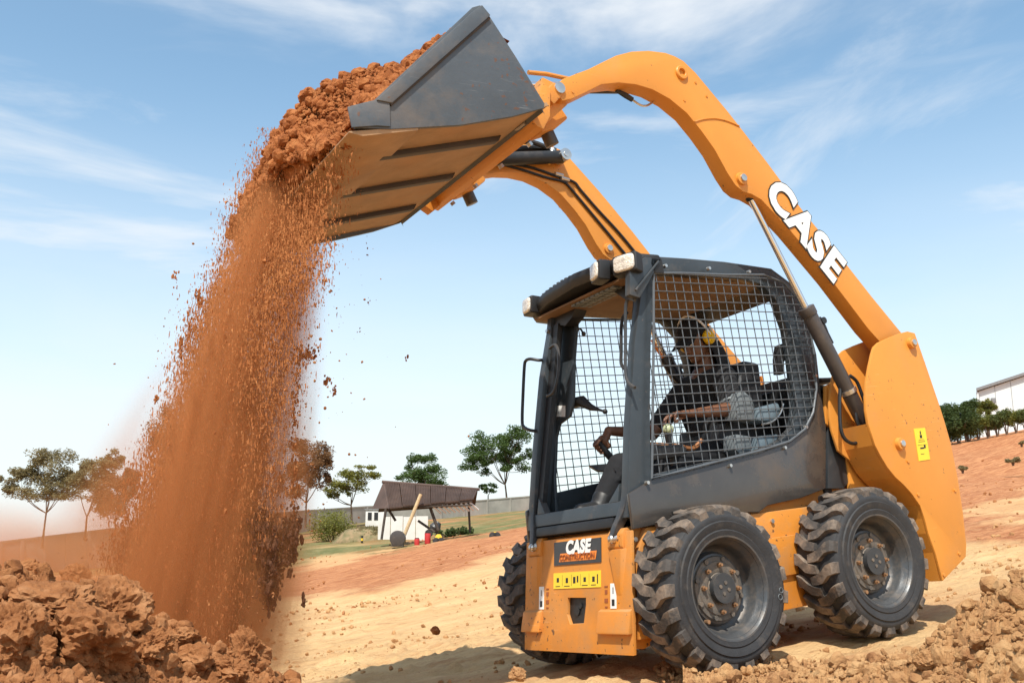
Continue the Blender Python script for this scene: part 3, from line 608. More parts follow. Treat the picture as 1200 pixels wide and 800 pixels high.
def rim_bm():
    b = B(); lathe(b, [(-.25, .222), (-.02, .222), (-.012, .231), (-.001, .240), (.004, .240), (.003, .232), (-.008, .224), (-.022, .219), (-.040, .208), (-.052, .203), (-.085, .200), (-.100, .190), (-.108, .182), (-.112, .172), (-.098, .166), (-.088, .160), (-.086, .150)], 72); return b
def hub_bm():
    b = B(); lathe(b, [(-.088, .152), (-.078, .146), (-.076, .128), (-.070, .122), (-.066, .085), (-.072, .072), (-.060, .066), (-.050, .058), (-.044, .050), (-.046, .036), (-.040, .030), (-.038, 0)], 48)
    for k in range(8):
        a = 2*PI*(k+.5)/8; cyl(b, (.138*math.cos(a), -.080, .138*math.sin(a)), (.138*math.cos(a), -.070, .138*math.sin(a)), .012, n=8)
    for k in range(4):
        a = PI/2*k+.4; cyl(b, (.026*math.cos(a), -.046, .026*math.sin(a)), (.026*math.cos(a), -.034, .026*math.sin(a)), .009, n=8)
    return b
def nut_bm():
    b = B(); cyl(b, (0, -.004, 0), (0, .014, 0), .0125, .0115, n=6); cyl(b, (0, .014, 0), (0, .026, 0), .007, n=8); return b
WPROTO = {}
def wheel(x, s, rot, label):
    w = empty('wheel', loc=(x, .738 if s > 0 else -.772, .385), parent=L0); w.rotation_euler = (0, rot, 0); w['label'] = label
    if s not in WPROTO:
        WPROTO[s] = [('tyre', obj('tyre', tyre_bm(s), [M['rubber'], M['lug']], w, ang=28))]
        for nm, bm_, m in (('rim', rim_bm(), M['rim']), ('hub', hub_bm(), M['hub'])):
            if s < 0:
                for v in bm_.verts: v.co.y = -v.co.y
                bmesh.ops.reverse_faces(bm_, faces=bm_.faces[:])
            WPROTO[s].append((nm, obj(nm, bm_, m, w)))
        me = None
        for k in range(8):
            a = 2*PI*k/8+.15
            if me is None: o = obj('wheel_nut', nut_bm(), M['brass'], w); me = o.data
            else: o = bpy.data.objects.new('wheel_nut', me); COL.objects.link(o); o.parent = w
            o.location = (.107*math.cos(a), -s*.070, .107*math.sin(a)); o.rotation_euler = (0, 0, 0 if s > 0 else PI)
            WPROTO[s].append(('wheel_nut', o))
        b = B(); cyl(b, (.19*math.cos(-.75), -s*.055, .19*math.sin(-.75)), (.19*math.cos(-.75), -s*.030, .19*math.sin(-.75)), .010, n=8); WPROTO[s].append(('valve', obj('valve', b, M['brass'], w)))
    else:
        for nm, o in WPROTO[s]:
            c = o.copy(); COL.objects.link(c); c.parent = w
    return w
wheel(0, 1, .03, 'near front wheel'); wheel(-1.084, 1, .11, 'near rear wheel'); wheel(0, -1, .09, 'far front wheel'); wheel(-1.084, -1, .0, 'far rear wheel')
tyre0 = [o for o in L0.children if o.name.startswith('wheel')][0]
for px, py, r in ((915.5, 691, .012), (914.5, 699, .013)):
    v = U(px, py, 1, .752); b = B(); tube(b, [(r*math.cos(a), 0, r*math.sin(a)) for a in np.linspace(0, 2*PI, 15)], .0016, 5, cap=False); o = obj('chalk_mark', b, M['seatgrey'], tyre0); R_ = Matrix.Rotation(-tyre0.rotation_euler[1], 3, 'Y'); o.location = R_ @ (Vector(map(float, v))-tyre0.location)
for x in (0, -1.084):
    b = B(); cyl(b, (x, -.70, .385), (x, .70, .385), .07, n=20); obj('axle', b, M['dgrey'], L0)

# --- cab
YS = .455
outer = [(735, 606), (790, 612), (840, 605), (890, 592), (940, 582), (968, 572), (970, 540), (968, 500), (962, 460), (957, 415), (946, 370), (930, 338), (905, 318), (850, 310), (805, 305), (757, 300), (744, 400), (738, 500)]
inner = [(763, 556), (805, 546), (850, 536), (890, 526), (915, 516), (930, 500), (933, 480), (932, 455), (928, 420), (922, 385), (910, 352), (893, 333), (870, 327), (830, 324), (790, 321), (768, 322), (763, 400), (762, 480)]
b = B(); ring(b, UY(outer, YS), UY(inner, YS), YS-.055, YS)
ring(b, [(x, z) for x, z in UY(outer, YS)], UY(inner, YS), -YS+.055, -YS)
cab = obj('cab', b, M['grey'], L0, .006)
# lower side panel
tubo = [(737, 578), (763, 562), (800, 553), (850, 541), (890, 531), (925, 519), (943, 505), (953, 485), (957, 455), (964, 470), (968.5, 500), (968, 572), (940, 583), (900, 592), (890, 600), (840, 600), (780, 612), (742, 620)]
b = B(); pts = UY(tubo, .478); prism(b, pts, YS+.002, .478)
sp_ = obj('side_panel', b, M['tub'], cab, .008); mirror(sp_)
b = B(); q = UY([(971, 497), (985, 508), (992, 530), (997, 562), (990, 572), (971, 572)], .47); prism(b, q, .43, .466); rp_ = obj('rear_side_panel', b, M['dgrey'], cab, .005); mirror(rp_)
# bolts holding the mesh panel
for px, py in [(760, 565), (857, 545), (921, 524), (946, 500), (957, 440), (781, 311), (832, 314), (879, 318)]:
    p = U(px, py, 1, .495); b = B(); cyl(b, p-np.array([0, .02, 0]), p, .011, .009, n=10); o = obj('bolt', b, M['steel'], cab)
# wire mesh side screens
mb = UY([(766, 320), (800, 320), (850, 322), (895, 322), (918, 331), (937, 352), (948, 380), (955, 420), (957, 455), (953, 483), (943, 503), (925, 517), (890, 528), (850, 538), (800, 551), (764, 560), (765, 480), (766, 400)], .487)
def clip_lines(poly, axis, vals):
    out = []
    for v in vals:
        xs = []
        for i in range(len(poly)):
            a, c = poly[i], poly[(i+1) % len(poly)]; p, q = a[axis], c[axis]
            if (p-v)*(q-v) < 0: t = (v-p)/(q-p); xs.append(a[1-axis]+t*(c[1-axis]-a[1-axis]))
        xs.sort()
        for k in range(0, len(xs)-1, 2): out.append((v, xs[k], xs[k+1]))
    return out
PX_, PZ_ = .0585, .0495
b = B()
for v, a, c in clip_lines(mb, 0, np.arange(-1.3, .35, PX_)): tube(b, [(v+.0012*math.sin(v*91), .484+.0015*math.sin(v*57), a), (v+.003*math.sin(v*37), .486+.003*math.sin(v*23), (a+c)/2), (v, .484, c)], .0029, 5)
for v, a, c in clip_lines(mb, 1, np.arange(.7, 2.2, PZ_)): tube(b, [(a, .489, v), ((a+c)/2, .4905+.002*math.sin(v*71), v+.002*math.sin(v*53)), (c, .489, v)], .0029, 5)
sm = obj('side_mesh', b, M['mesh'], cab); smf = mirror(sm)
b = B(); tube(b, [(x, .487, z) for x, z in mb+[mb[0]]], .007, 7, cap=False); o = obj('mesh_frame', b, M['mesh'], cab); mirror(o)
# roof with headliner and the curved rear
top = UY([(757, 299), (805, 302), (850, 306), (905, 314), (932, 334)], YS)
b = B(); t0 = top; low = [(x, z-.045) for x, z in top][::-1]; prism(b, top+low, -YS+.004, YS-.004); roof = obj('roof', b, M['grey'], cab, .012, 3)
b = B(); prism(b, [(x, z-.050) for x, z in top[:4]]+[(top[3][0]+.02, top[3][1]-.09), (top[0][0]-.25, top[0][1]-.11), (top[0][0]-.02, top[0][1]-.075)], -.40, .40); obj('headliner', b, M['liner'], cab, .01)
# rear bulkhead, window frame, engine hood behind the seat
b = B(); 
for y in (-.40, .40): box(b, (-1.13, y, 1.35), (.06, .07, 1.2))
box(b, (-1.12, 0, 1.08), (.05, .80, .62)); obj('rear_bulkhead', b, M['black'], cab, .01)
b = B(); prism(b, [(-1.16, .80), (-1.16, 1.40), (-1.5, 1.36), (-1.72, 1.15), (-1.76, .62)], -.40, .40); obj('engine_hood', b, M['dgrey'], L0, .02)
b = B(); prism(b, [(-1.74, .30), (-1.74, 1.12), (-1.82, 1.05), (-1.84, .35)], -.50, .50); obj('rear_door', b, M['orange'], L0, .02)
# floor, footwell walls
b = B(); box(b, (-.40, 0, .76), (1.35, .82, .03)); box(b, (-.3, -.415, .85), (1.1, .02, .20)); box(b, (-.3, .415, .83), (1.1, .02, .16)); obj('cab_floor', b, M['black'], cab)
# front posts
nrm = Vector((1, 0, .262)).normalized(); upv = Vector((-.262, 0, 1)).normalized()
def front_bar(b, A, C, w, dp, wdir=(0, 1, 0)):    # bar on the sloping front face
    A, C = Vector(map(float, A)), Vector(map(float, C)); wv = Vector(wdir)*w/2; dv = -nrm*dp
    hexa(b, [A-wv, A+wv, A+wv+dv, A-wv+dv], [C-wv, C+wv, C+wv+dv, C-wv+dv])
def onf(y, z, off=0): return Vector(((.516+off-.262*z), y, z))
for s in (1, -1):
    b = B(); front_bar(b, onf(s*.428, 1.99), onf(s*.428, .80), .050, .075); po = obj('front_post', b, M['grey'], cab, .008, 3)
    b = B()
    for k in range(6):
        p = onf(s*.428, 1.80-.058*k, .001); 
        n_ = 12; r1, r2 = .013, .008
        for i in range(n_):
            a, c = 2*PI*i/n_, 2*PI*(i+1)/n_
            vs = [p+Vector((0, 1, 0))*(r*math.cos(t))*(.8)+upv*(r*math.sin(t))+nrm*.0015 for r, t in ((r1, a), (r1, c), (r2, c), (r2, a))]; b.faces.new([b.verts.new(v) for v in vs])
    obj('stamped_marks', b, M['steel'] if s < 0 else M['bluegrey'], cab)
    b = B()
    for z in (1.90, 1.47): p = onf(s*.430, z); cyl(b, p-nrm*.002, p+nrm*.014, .012, n=10)
    obj('bolt', b, M['steel'], cab)
    # mounting foot that curves down to the bracket
    foot = [onf(s*.425, .93, .004), onf(s*.42, .84, .008), onf(s*.40, .78, .012), onf(s*.375, .725, .022), onf(s*.360, .665, .030)]
    b = B(); prev = None; P = smoothpath(foot, 4)
    for i, p in enumerate(P):
        t = i/(len(P)-1); w = .052-.018*t; d_ = .05-.01*t; q = [b.verts.new(p+Vector(v)) for v in ((.0, -w/2, 0), (.0, w/2, 0), (-d_, w/2, -.012), (-d_, -w/2, -.012))]
        if prev:
            for k in range(4): b.faces.new((prev[k], prev[(k+1) % 4], q[(k+1) % 4], q[k]))
        else: b.faces.new(q[::-1])
        prev = q
    b.faces.new(prev); bmesh.ops.recalc_face_normals(b, faces=b.faces[:]); obj('mounting_foot', b, M['dgrey'], cab, .005)
b = B(); front_bar(b, onf(0, .845), onf(0, .775), .80, .06); obj('door_sill', b, M['grey'], cab, .008, 3)
b = B(); front_bar(b, onf(0, .772, .01), onf(0, .725, .01), .70, .05); obj('sill_seal', b, M['black'], cab, .006)
for s in (1, -1): b = B(); hexa(b, [onf(s*.37, .843), onf(s*.29, .843), onf(s*.37, .93)], [onf(s*.37, .843, -.04), onf(s*.29, .843, -.04), onf(s*.37, .93, -.04)]); obj('corner_gusset', b, M['grey'], cab, .003)
# wide inner panel behind the far post
pp = [FP(px, py, -.10) for px, py in [(667, 366), (676, 372), (674, 395), (672, 420), (671, 470), (667, 488), (655, 497), (651, 512), (649, 560), (651, 600), (643, 606), (640, 560), (648, 480), (652, 420), (654, 372)]]
b = B(); hexa(b, pp, [p-np.array([.02, 0, 0]) for p in pp]); o = obj('inner_side_panel', b, M['grey'], cab, .003)
p = [FP(px, py, -.098) for px, py in [(652.5, 475), (662.5, 475), (662.5, 488), (652.5, 488)]]
b = B(); hexa(b, p, [q_+np.array([.002, 0, 0]) for q_ in p]); obj('white_decal', b, M['white'], cab)
for s in (1, -1):
    q = [onf(s*(.402 if s > 0 else .400), 1.93, -.012), onf(s*(.375 if s > 0 else .345), 1.93, -.012), onf(s*(.375 if s > 0 else .345), .85, -.012), onf(s*.402, .85, -.012)]
    b = B(); hexa(b, q, [p-nrm*.03 for p in q]); obj('recess_shade_strip', b, M['black'], cab)  # black strips stand in for the dark recess gap beside the posts
# visor over the door
b = B(); secs = []
for y, xf, zt, zb in ((-.60, -.02, 2.085, 1.995), (-.52, .055, 2.10, 2.005), (-.30, .085, 2.125, 2.035), (0, .10, 2.135, 2.045), (.24, .085, 2.125, 2.035), (.46, .055, 2.10, 2.0), (.50, -.05, 2.085, 1.98)):
    secs.append([b.verts.new(v) for v in ((xf, y, zt-.012), (xf+.012, y, (zt+zb)/2), (xf, y, zb), (-.12, y, min(zb, 1.985)), (-.12, y, zt-.03), (xf-.05, y, zt))])
for p, q in zip(secs, secs[1:]):
    for i in range(6): b.faces.new((p[i], p[(i+1) % 6], q[(i+1) % 6], q[i]))
b.faces.new(secs[0][::-1]); b.faces.new(secs[-1]); bmesh.ops.recalc_face_normals(b, faces=b.faces[:])
vis = obj('visor', b, M['black'], cab, .008)
b = B(); prism(b, [(.06, 1.985), (.055, 1.998), (-.13, 1.982), (-.13, 1.965)], -.50, .44); obj('visor_lining', b, M['liner'], cab)
for qn in ([(640, 352), (676, 356), (670, 372), (662, 382), (648, 380), (638, 368)], [(716, 330), (744, 326), (742, 350), (734, 352), (716, 340)]):
    q = [FP(px, py, -.02) for px, py in qn]; b = B(); hexa(b, q, [p-np.array([.09, 0, 0]) for p in q]); obj('visor_corner', b, M['black'], cab, .006)
b = B()
for k in range(13): y = -.36+.04*k; box(b, (.045, y, 2.128-.00008*(k-6)**2*8), (.05, .020, .016))
obj('vent_slats', b, M['mesh'], cab)
b = B()
for k in range(9):
    for j in range(3): box(b, (.02-.055*j, -.12+.046*k, 1.975), (.042, .034, .012))
obj('ceiling_grille', b, M['seatgrey'], cab)
# folded side gusset of the visor at the near corner
g = [U(738, 345, 1, .50), U(750, 349, 1, .50), U(776, 303, 1, .50), U(757, 301, 1, .50), U(738, 312, 1, .50)]
b = B(); prism(b, [(float(v[0]), float(v[2])) for v in g], .46, .50); o = obj('visor_cheek', b, M['grey'], cab, .005); 
b = B(); A_ = U(745, 340, 1, .506); C_ = U(772, 306, 1, .506); tube(b, [A_, C_], .006, 6); obj('cheek_rib', b, M['grey'], cab)
def headlight(px, py, x, w, h, yaw, label=None):
    c = Vector(map(float, U(px, py, 0, x))); R = Matrix.Rotation(yaw, 3, 'Z') @ Matrix.Rotation(math.radians(-8), 3, 'Y')
    b = B(); box(b, (0, 0, 0), (.07, w+.022, h+.02)); hl = obj('headlight', b, M['black'], L0, .014, 3); hl.matrix_local = Matrix.Translation(c) @ R.to_4x4()
    b = B(); pr = None
    for xx, k in ((.027, 1), (.040, 1), (.044, .96), (.047, .86), (.049, .6)):
        q = []
        for i in range(32):
            t = 2*PI*i/32; cc, ss = math.cos(t), math.sin(t); q.append(b.verts.new((xx, w/2*k*math.copysign(abs(cc)**.42, cc), h/2*k*math.copysign(abs(ss)**.42, ss))))
        if pr:
            for i in range(32): b.faces.new((pr[i], pr[(i+1) % 32], q[(i+1) % 32], q[i]))
        pr = q
    b.faces.new(pr); bmesh.ops.recalc_face_normals(b, faces=b.faces[:]); ln = obj('lens', b, M['lamp'], hl, ang=50)
    if label: hl['label'] = label
headlight(735.5, 310.5, .085, .125, .088, .35); headlight(704, 319, .12, .095, .092, -.25); headlight(623.6, 359, .07, .092, .088, -.10)
# grab handles and the far mirror bar
def ftube(name, pts, off, r, m, smooth_=4, parent=None):
    b = B(); tube(b, [FP(px, py, off) for px, py in pts], r, 9, smooth_); return obj(name, b, m, parent or cab)
ftube('grab_handle', [(744, 352), (738, 350), (734, 355), (733, 370), (733, 400), (733, 435), (736, 448), (744, 454)], .045, .0085, M['dgrey'])
ftube('grab_handle', [(735, 366), (730, 372), (728, 385), (728, 410), (728, 426), (732, 432)], -.03, .009, M['black'])
ftube('grab_handle', [(644, 408), (650, 404), (654, 410), (655, 425), (653, 445), (648, 460), (641, 464)], .03, .009, M['dgrey'])
b = B(); tube(b, [FP(640, 421, -.02), FP(632, 422, .02), FP(621, 420.5, .06), FP(616, 423, .06), FP(614.5, 430, .06), FP(613, 460, .06), FP(612, 492, .06), FP(614, 500, .06), (FP(622, 504, .05)), FP(634, 505, -.02)], .0095, 9, 4); obj('side_guard_bar', b, M['black'], cab)
# --- cab interior
b = B(); prism(b, [(-.84, .93), (-.76, 1.02), (-.84, 1.50), (-.90, 1.58), (-1.02, 1.56), (-.97, .95)], -.27, .20); obj('seat_back', b, M['seat'], cab, .03, 3)
b = B(); prism(b, [(-.30, .88), (-.30, .96), (-.36, .985), (-.84, .97), (-.88, .88)], -.25, .25); obj('seat_cushion', b, M['seat'], cab, .03, 3)
b = B(); box(b, (-.6, 0, .83), (.5, .42, .12)); obj('seat_base', b, M['black'], cab, .01)
def slab(name, px, y, th, m, bev=.01):
    b = B(); prism(b, UY(px, y), y-th, y); return obj(name, b, m, cab, bev)
slab('armrest', [(866, 459), (872, 457), (882, 466), (885, 476), (885, 493), (863, 490), (864, 470)], .36, .10, M['seatgrey'], .015)
slab('armrest_post', [(862, 508), (882, 511), (880, 528), (868, 533), (862, 526)], .36, .10, M['seatgrey'], .012)
slab('side_console', [(888, 478), (912, 471), (916, 482), (906, 494), (888, 492)], .34, .20, M['bluegrey'], .012)
slab('lower_console', [(888, 511), (912, 508), (912, 522), (888, 532)], .34, .20, M['bluegrey'], .012)
slab('console_body', [(862, 492), (925, 470), (930, 440), (938, 440), (940, 500), (925, 517), (850, 537), (850, 495)], .22, .40, M['black'], .015)
slab('hose_bracket', [(913, 404), (918, 402), (925, 405), (925, 418), (919, 424), (920, 438), (912, 438), (911, 420)], .40, .04, M['black'], .006)
b = B(); tube(b, [U(*q_, 1, .37) for q_ in [(918, 473), (914, 485), (905, 494), (893, 497)]], .006, 7, 5); obj('armrest_hoop', b, M['steel'], cab)
b = B(); tube(b, [U(756, 520, 1, .30), U(790, 522, 1, .30), U(812, 525, 1, .30), U(822, 515, 1, .3)], .012, 8, 4); obj('lap_bar', b, mat('rusty_bar', (.30, .12, .04), .6), cab)
slab('operator_console', [(760, 522), (800, 520), (806, 526), (800, 534), (760, 540)], .36, .06, M['black'], .01)
jb = U(727, 549, 1, -.2); jt = U(701, 519, 1, -.2)
b = B(); tube(b, [jb-np.array([0, 0, .14]), jb, (jb*.55+jt*.45)], [.018, .016, .013], 10); tube(b, [(jb*.7+jt*.3), jt], [.021, .019], 12); obj('joystick', b, M['black'], cab)
b = B(); tube(b, [(jb*.80+jt*.2), (jb*.72+jt*.28)], .024, 12); tube(b, [(jb*1.02-jt*.02), (jb*.96+jt*.04)], .022, 12); obj('joystick_collar', b, M['inkorange'], cab)
b = B(); tube(b, [U(790, 545, 1, .30), U(785, 525, 1, .30), U(782, 505, 1, .30)], [.018, .016, .02], 10); obj('joystick', b, M['black'], cab)
b = B(); e_ = U(783, 503, 1, .30); bmesh.ops.create_uvsphere(b, u_segments=14, v_segments=9, radius=.03, matrix=Matrix.Translation(Vector(e_))); obj('joystick_knob', b, mat('pale_green_plastic', (.45, .50, .30), .4), cab)
b = B(); hexa(b, [FP(690, 545, -.3), FP(716, 543, -.3), FP(722, 552, -.3), FP(700, 551, -.3)], [FP(690, 547, -.34), FP(716, 545, -.34), FP(722, 554, -.34), FP(700, 553, -.34)]); obj('pedal_shelf', b, M['black'], cab)
P_ = [FP(672, 472, -.14), FP(682, 470, -.16), FP(692, 477, -.18), FP(702, 480, -.2), FP(709, 482, -.2)]
b = B(); tube(b, P_, [.03, .034, .020, .008, .006], 9); bmesh.ops.create_uvsphere(b, u_segments=12, v_segments=8, radius=.015, matrix=Matrix.Translation(Vector(P_[-1]))); obj('lever', b, M['black'], cab)
b = B(); tube(b, [FP(672, 382, -.14), FP(681, 386, -.16), FP(684, 392, -.16)], .006, 7); bmesh.ops.create_uvsphere(b, u_segments=10, v_segments=7, radius=.014, matrix=Matrix.Translation(Vector(FP(684, 391, -.16)))); obj('dome_switch', b, M['black'], cab)
b = B(); tube(b, [U(764, 398, 1, -.1), U(772, 412, 1, -.1), U(779, 421, 1, -.1)], .010, 7, 3); obj('belt_strap', b, M['inkorange'], cab)
b = B(); tube(b, [U(777, 419, 1, -.1), U(786, 434, 1, -.1), U(797, 448, 1, -.1)], [.022, .025, .02], 8, 3); obj('hydraulic_hose', b, M['black'], cab)

# --- rear towers
tower = [(1072.5, 390), (1064, 388), (1056, 390), (1043, 395), (1030, 401), (1025, 406), (1022.5, 414), (1019, 430), (1016, 447), (1015, 465), (1015.5, 480), (1018, 496), (1022.5, 510), (1026, 521), (1032.5, 534), (1041, 548), (1050, 559), (1059, 567), (1069, 578), (1078.7, 592), (1084, 607), (1088.5, 624.5), (1096.6, 647), (1105.4, 680.4), (1132.4, 652), (1133, 637.5), (1129, 600), (1123, 560), (1115, 520), (1107, 492), (1100, 470), (1086, 429)]
tw = UY(tower, .72)
for s in (1, -1):
    b = B(); prism(b, tw, s*.700, s*.718); to = obj('rear_tower', b, M['orange'], L0, .004)
    to['label'] = 'near side tower plate' if s > 0 else 'far side tower plate'
    b = B(); prism(b, [(x+(.06 if i < 14 else 0), z) for i, (x, z) in enumerate(tw)], s*.500, s*.515); obj('inner_plate', b, M['orange'], to, .004)
    lo = tw[11:24]; b = B()
    for i in range(len(lo)-1):
        (xa, za), (xc, zc) = lo[i], lo[i+1]; hexa(b, [(xa, s*.516, za), (xa, s*.6995, za), (xc, s*.6995, zc), (xc, s*.516, zc)], [(xa-.012, s*.516, za), (xa-.012, s*.6995, za), (xc-.012, s*.6995, zc), (xc-.012, s*.516, zc)])
    obj('edge_flange', b, M['orange'], to)
    ba = tw[24:] + [tw[0]]; b = B()
    for i in range(2, len(ba)-1):
        (xa, za), (xc, zc) = ba[i], ba[i+1]; hexa(b, [(xa+.002, s*.516, za), (xa+.002, s*.6995, za), (xc+.002, s*.6995, zc), (xc+.002, s*.516, zc)], [(xa+.014, s*.516, za), (xa+.014, s*.6995, za), (xc+.014, s*.6995, zc), (xc+.014, s*.516, zc)])
    obj('rear_flange', b, M['orange'], to)
    for (px, py, r) in ((1067, 402, .034), (1053.5, 520, .036)):
        x, z = U(px, py, 1, .72)[[0, 2]]
        b = B()
        for v in range(1): cyl(b, (x, s*.716, z), (x, s*.742, z), r, r*.92, n=28)
        obj('pin_boss', b, M['orange'], to, .004)
        b = B(); cyl(b, (x, s*.738, z), (x, s*.752, z), .018, n=16); obj('pivot_pin', b, M['steel'], to, .002)
    for px, py in ((1076, 579), (1119, 574), (1106, 673), (1124, 648), (1064, 540.0)):
        x, z = U(px, py, 1, .72)[[0, 2]]; b = B(); cyl(b, (x, s*.717, z), (x, s*.724, z), .010, n=10); obj('bolt', b, M['orange'], to)
    if s > 0:
        q = [U(px, py, 1, .72) for px, py in [(1071, 502), (1084, 501), (1090, 538), (1077, 540)]]
        b = B(); hexa(b, [(v[0], .7175, v[2]) for v in q], [(v[0], .7205, v[2]) for v in q]); obj('warning_decal', b, M['decal'], to)
        def at(u_, v_): return (q[0]*(1-u_)+q[1]*u_)*(1-v_)+(q[3]*(1-u_)+q[2]*u_)*v_
        b = B()
        for u_, v_, w_, h_ in ((.5, .14, .10, .10), (.5, .26, .20, .10), (.5, .42, .6, .015), (.45, .62, .35, .05), (.7, .58, .15, .10), (.4, .80, .3, .015), (.5, .52, .8, .008), (.5, .36, .5, .012)):
            c = at(u_, v_); dx = (q[1]-q[0])*w_/2; dz = (q[3]-q[0])*h_/2; hexa(b, [(*[float((c+e)[k]) if k != 1 else .7206 for k in range(3)],) for e in (-dx-dz, dx-dz, dx+dz, -dx+dz)], [(*[float((c+e)[k]) if k != 1 else .7214 for k in range(3)],) for e in (-dx-dz, dx-dz, dx+dz, -dx+dz)])
        obj('decal_print', b, M['ink'], to)
# inner bracket the cylinder stands in, with hoses
for s in (1, -1):
    br = UY([(968, 452), (980, 445), (992, 425), (1000, 418), (1030, 440), (1040, 560), (1030, 600), (998, 600), (996, 562), (992, 530), (985, 508), (968, 496)], .48)
    b = B(); prism(b, br, s*.455, s*.478); obj('cylinder_bracket', b, M['orange'], L0, .006)
for pts, y in (([(985, 447), (984, 470), (985, 500), (991, 515), (1003, 519), (1010, 505), (1006, 480), (1000, 470)], .60), ([(1003, 480), (1005, 495), (1012, 508), (1020, 512)], .62), ([(996, 440), (1004, 447), (1010, 462), (1016, 480)], .64), ([(960, 372), (966, 382), (971, 396), (974, 410)], .60)):
    b = B(); tube(b, [U(*p, 1, y) for p in pts], .010, 8, 5); obj('hydraulic_hose', b, M['black'], L0)
b = B()
for z_, h in ((1.48, .03), (1.53, .02)): box(b, (-1.32, .30, z_-.12), (.22, .26, h))
obj('air_intake', b, M['black'], L0, .006)
# --- lift arms
armtop = [(656, 97), (660, 92.5), (675, 86.5), (690, 81), (706, 73), (722.5, 65), (740, 60.5), (760, 59.5), (780, 62), (791, 66), (801, 71.5), (815, 85), (835, 109), (852.5, 130), (867.5, 149), (899, 190), (942.5, 249), (983, 298), (1020.6, 346), (1055, 388), (1085, 425)]
armbot = [(1060, 437), (1030, 399), (1017.5, 385), (974, 327.5), (927, 271), (892.5, 234), (881, 227.5), (871, 224.5), (862, 217), (852.5, 202.5), (837.5, 175), (822.5, 154), (805, 132.5), (785, 116), (765, 105), (745, 99), (725, 97), (705, 99), (685, 109), (670, 116), (659, 118), (654, 111)]
arm = UY(armtop+armbot, .66)
PT = [U(px, py, 1, .66)[[0, 2]] for px, py in ((798, 86), (868, 210), (655, 104))]
for s in (1, -1):
    b = B(); prism(b, arm, s*.56, s*.66); la = obj('lift_arm', b, M['orange'], L0, .005)
    la['label'] = 'near lift arm' if s > 0 else 'far lift arm with pipes along it'
    x, z = PT[0]; b = B(); lathe(b, [(-.12, .022), (.012, .022), (.014, .024), (.014, .036), (.010, .040), (-.003, .041), (-.113, .041), (-.12, .036)], 28, True)
    for v in b.verts: v.co += Vector((0, .66, 0)); v.co.y *= s; v.co.x += x; v.co.z += z
    bmesh.ops.recalc_face_normals(b, faces=b.faces[:]); obj('pin_boss', b, M['orange'], la)
    x, z = PT[1]; b = B(); cyl(b, (x, s*.545, z), (x, s*.678, z), .036, n=26); obj('pin_boss', b, M['orange'], la, .004); b = B(); cyl(b, (x, s*.535, z), (x, s*.690, z), .021, n=18); obj('pivot_pin', b, M['steel'], la, .003)
    x, z = PT[2]; b = B(); cyl(b, (x, s*.53, z), (x, s*.675, z), .030, n=22); obj('pivot_pin', b, M['steel'], la, .004)
    b = B(); box(b, (x+.035, s*.60, z-.03), (.10, .13, .075), Matrix.Rotation(.75, 3, 'Y')); obj('coupler_lug', b, M['orange_low'], la, .008)
    # curved weld seam across the arm
    b = B(); tube(b, [(*U(px, py, 1, .66)[[0]], s*.661, U(px, py, 1, .66)[2]) for px, py in ((814, 143), (824, 140), (838, 139), (852, 142), (866, 148))], .005, 6, 4); obj('weld_seam', b, M['orange_low'], la)
    for px, py in ((802, 118), (815, 97), (828, 113), (671, 108)):
        v = U(px, py, 1, .66); b = B(); cyl(b, (v[0], s*.659, v[2]), (v[0], s*.664, v[2]), .007, n=8); obj('plug', b, M['orange_low'], la)
    # lift cylinder
    a = U(870, 214, 1, .61); c = U(946, 364, 1, .61); e = U(1022, 497, 1, .61)
    a, c, e = [Vector((v[0], s*.61, v[2])) for v in (a, c, e)]; dr_ = (c-a).normalized(); e = a+dr_*(e-a).length
    b = B(); cyl(b, c, e, .042, n=28); cyl(b, c-dr_*.02, c+dr_*.03, .047, n=28); g_ = a.lerp(e, .86); lc = obj('lift_cylinder', b, M['cyl'], L0, .004); lc['label'] = 'near lift cylinder' if s > 0 else 'far lift cylinder'
    b = B(); cyl(b, a, c, .0175, n=18); obj('piston_rod', b, M['chrome'], lc)
    b = B(); cyl(b, a-dr_*.035, a+dr_*.11, .034, .026, n=18); obj('rod_eye', b, M['black'], lc, .004)
    g_ = U(999, 454, 1, .61); g_ = a+dr_*(Vector((g_[0], s*.61, g_[2]))-a).dot(dr_); b = B(); cyl(b, g_-dr_*.012, g_+dr_*.012, .049, n=28); obj('clamp_band', b, M['steel'], lc)
    b = B(); h_ = c+dr_*.10+Vector((-.05, 0, .03)); cyl(b, h_, h_+dr_*.14, .014, n=10); cyl(b, h_-Vector((0, .03, 0)), h_+Vector((0, .03, 0)), .020, n=10); obj('port_fitting', b, M['black'], lc)
tA, tB = U(906, 238, 1, .663), U(985, 318, 1, .663); tc0 = U(943.5, 270.5, 1, .663); dv_ = U(995, 325, 1, .663)-U(893, 215, 1, .663)
dv_ = U(1020.6, 346, 1, .663)-U(899, 190, 1, .663); dv_ /= np.linalg.norm(dv_); up_ = np.cross([0, 1, 0], dv_)
la0 = [o for o in L0.children if o.name.startswith('lift_arm')][0]
place_text('lettering_outline', 'CASE', .262, tuple(map(float, tc0)), tuple(map(float, dv_)), tuple(map(float, up_)), M['ink'], la0, offset=.020, extrude=.0012, space=1.10)
tc1 = tc0+np.array([0, .003, 0])
place_text('lettering', 'CASE', .262, tuple(map(float, tc1)), tuple(map(float, dv_)), tuple(map(float, up_)), M['white'], la0, offset=.0125, extrude=.0012, space=1.10)
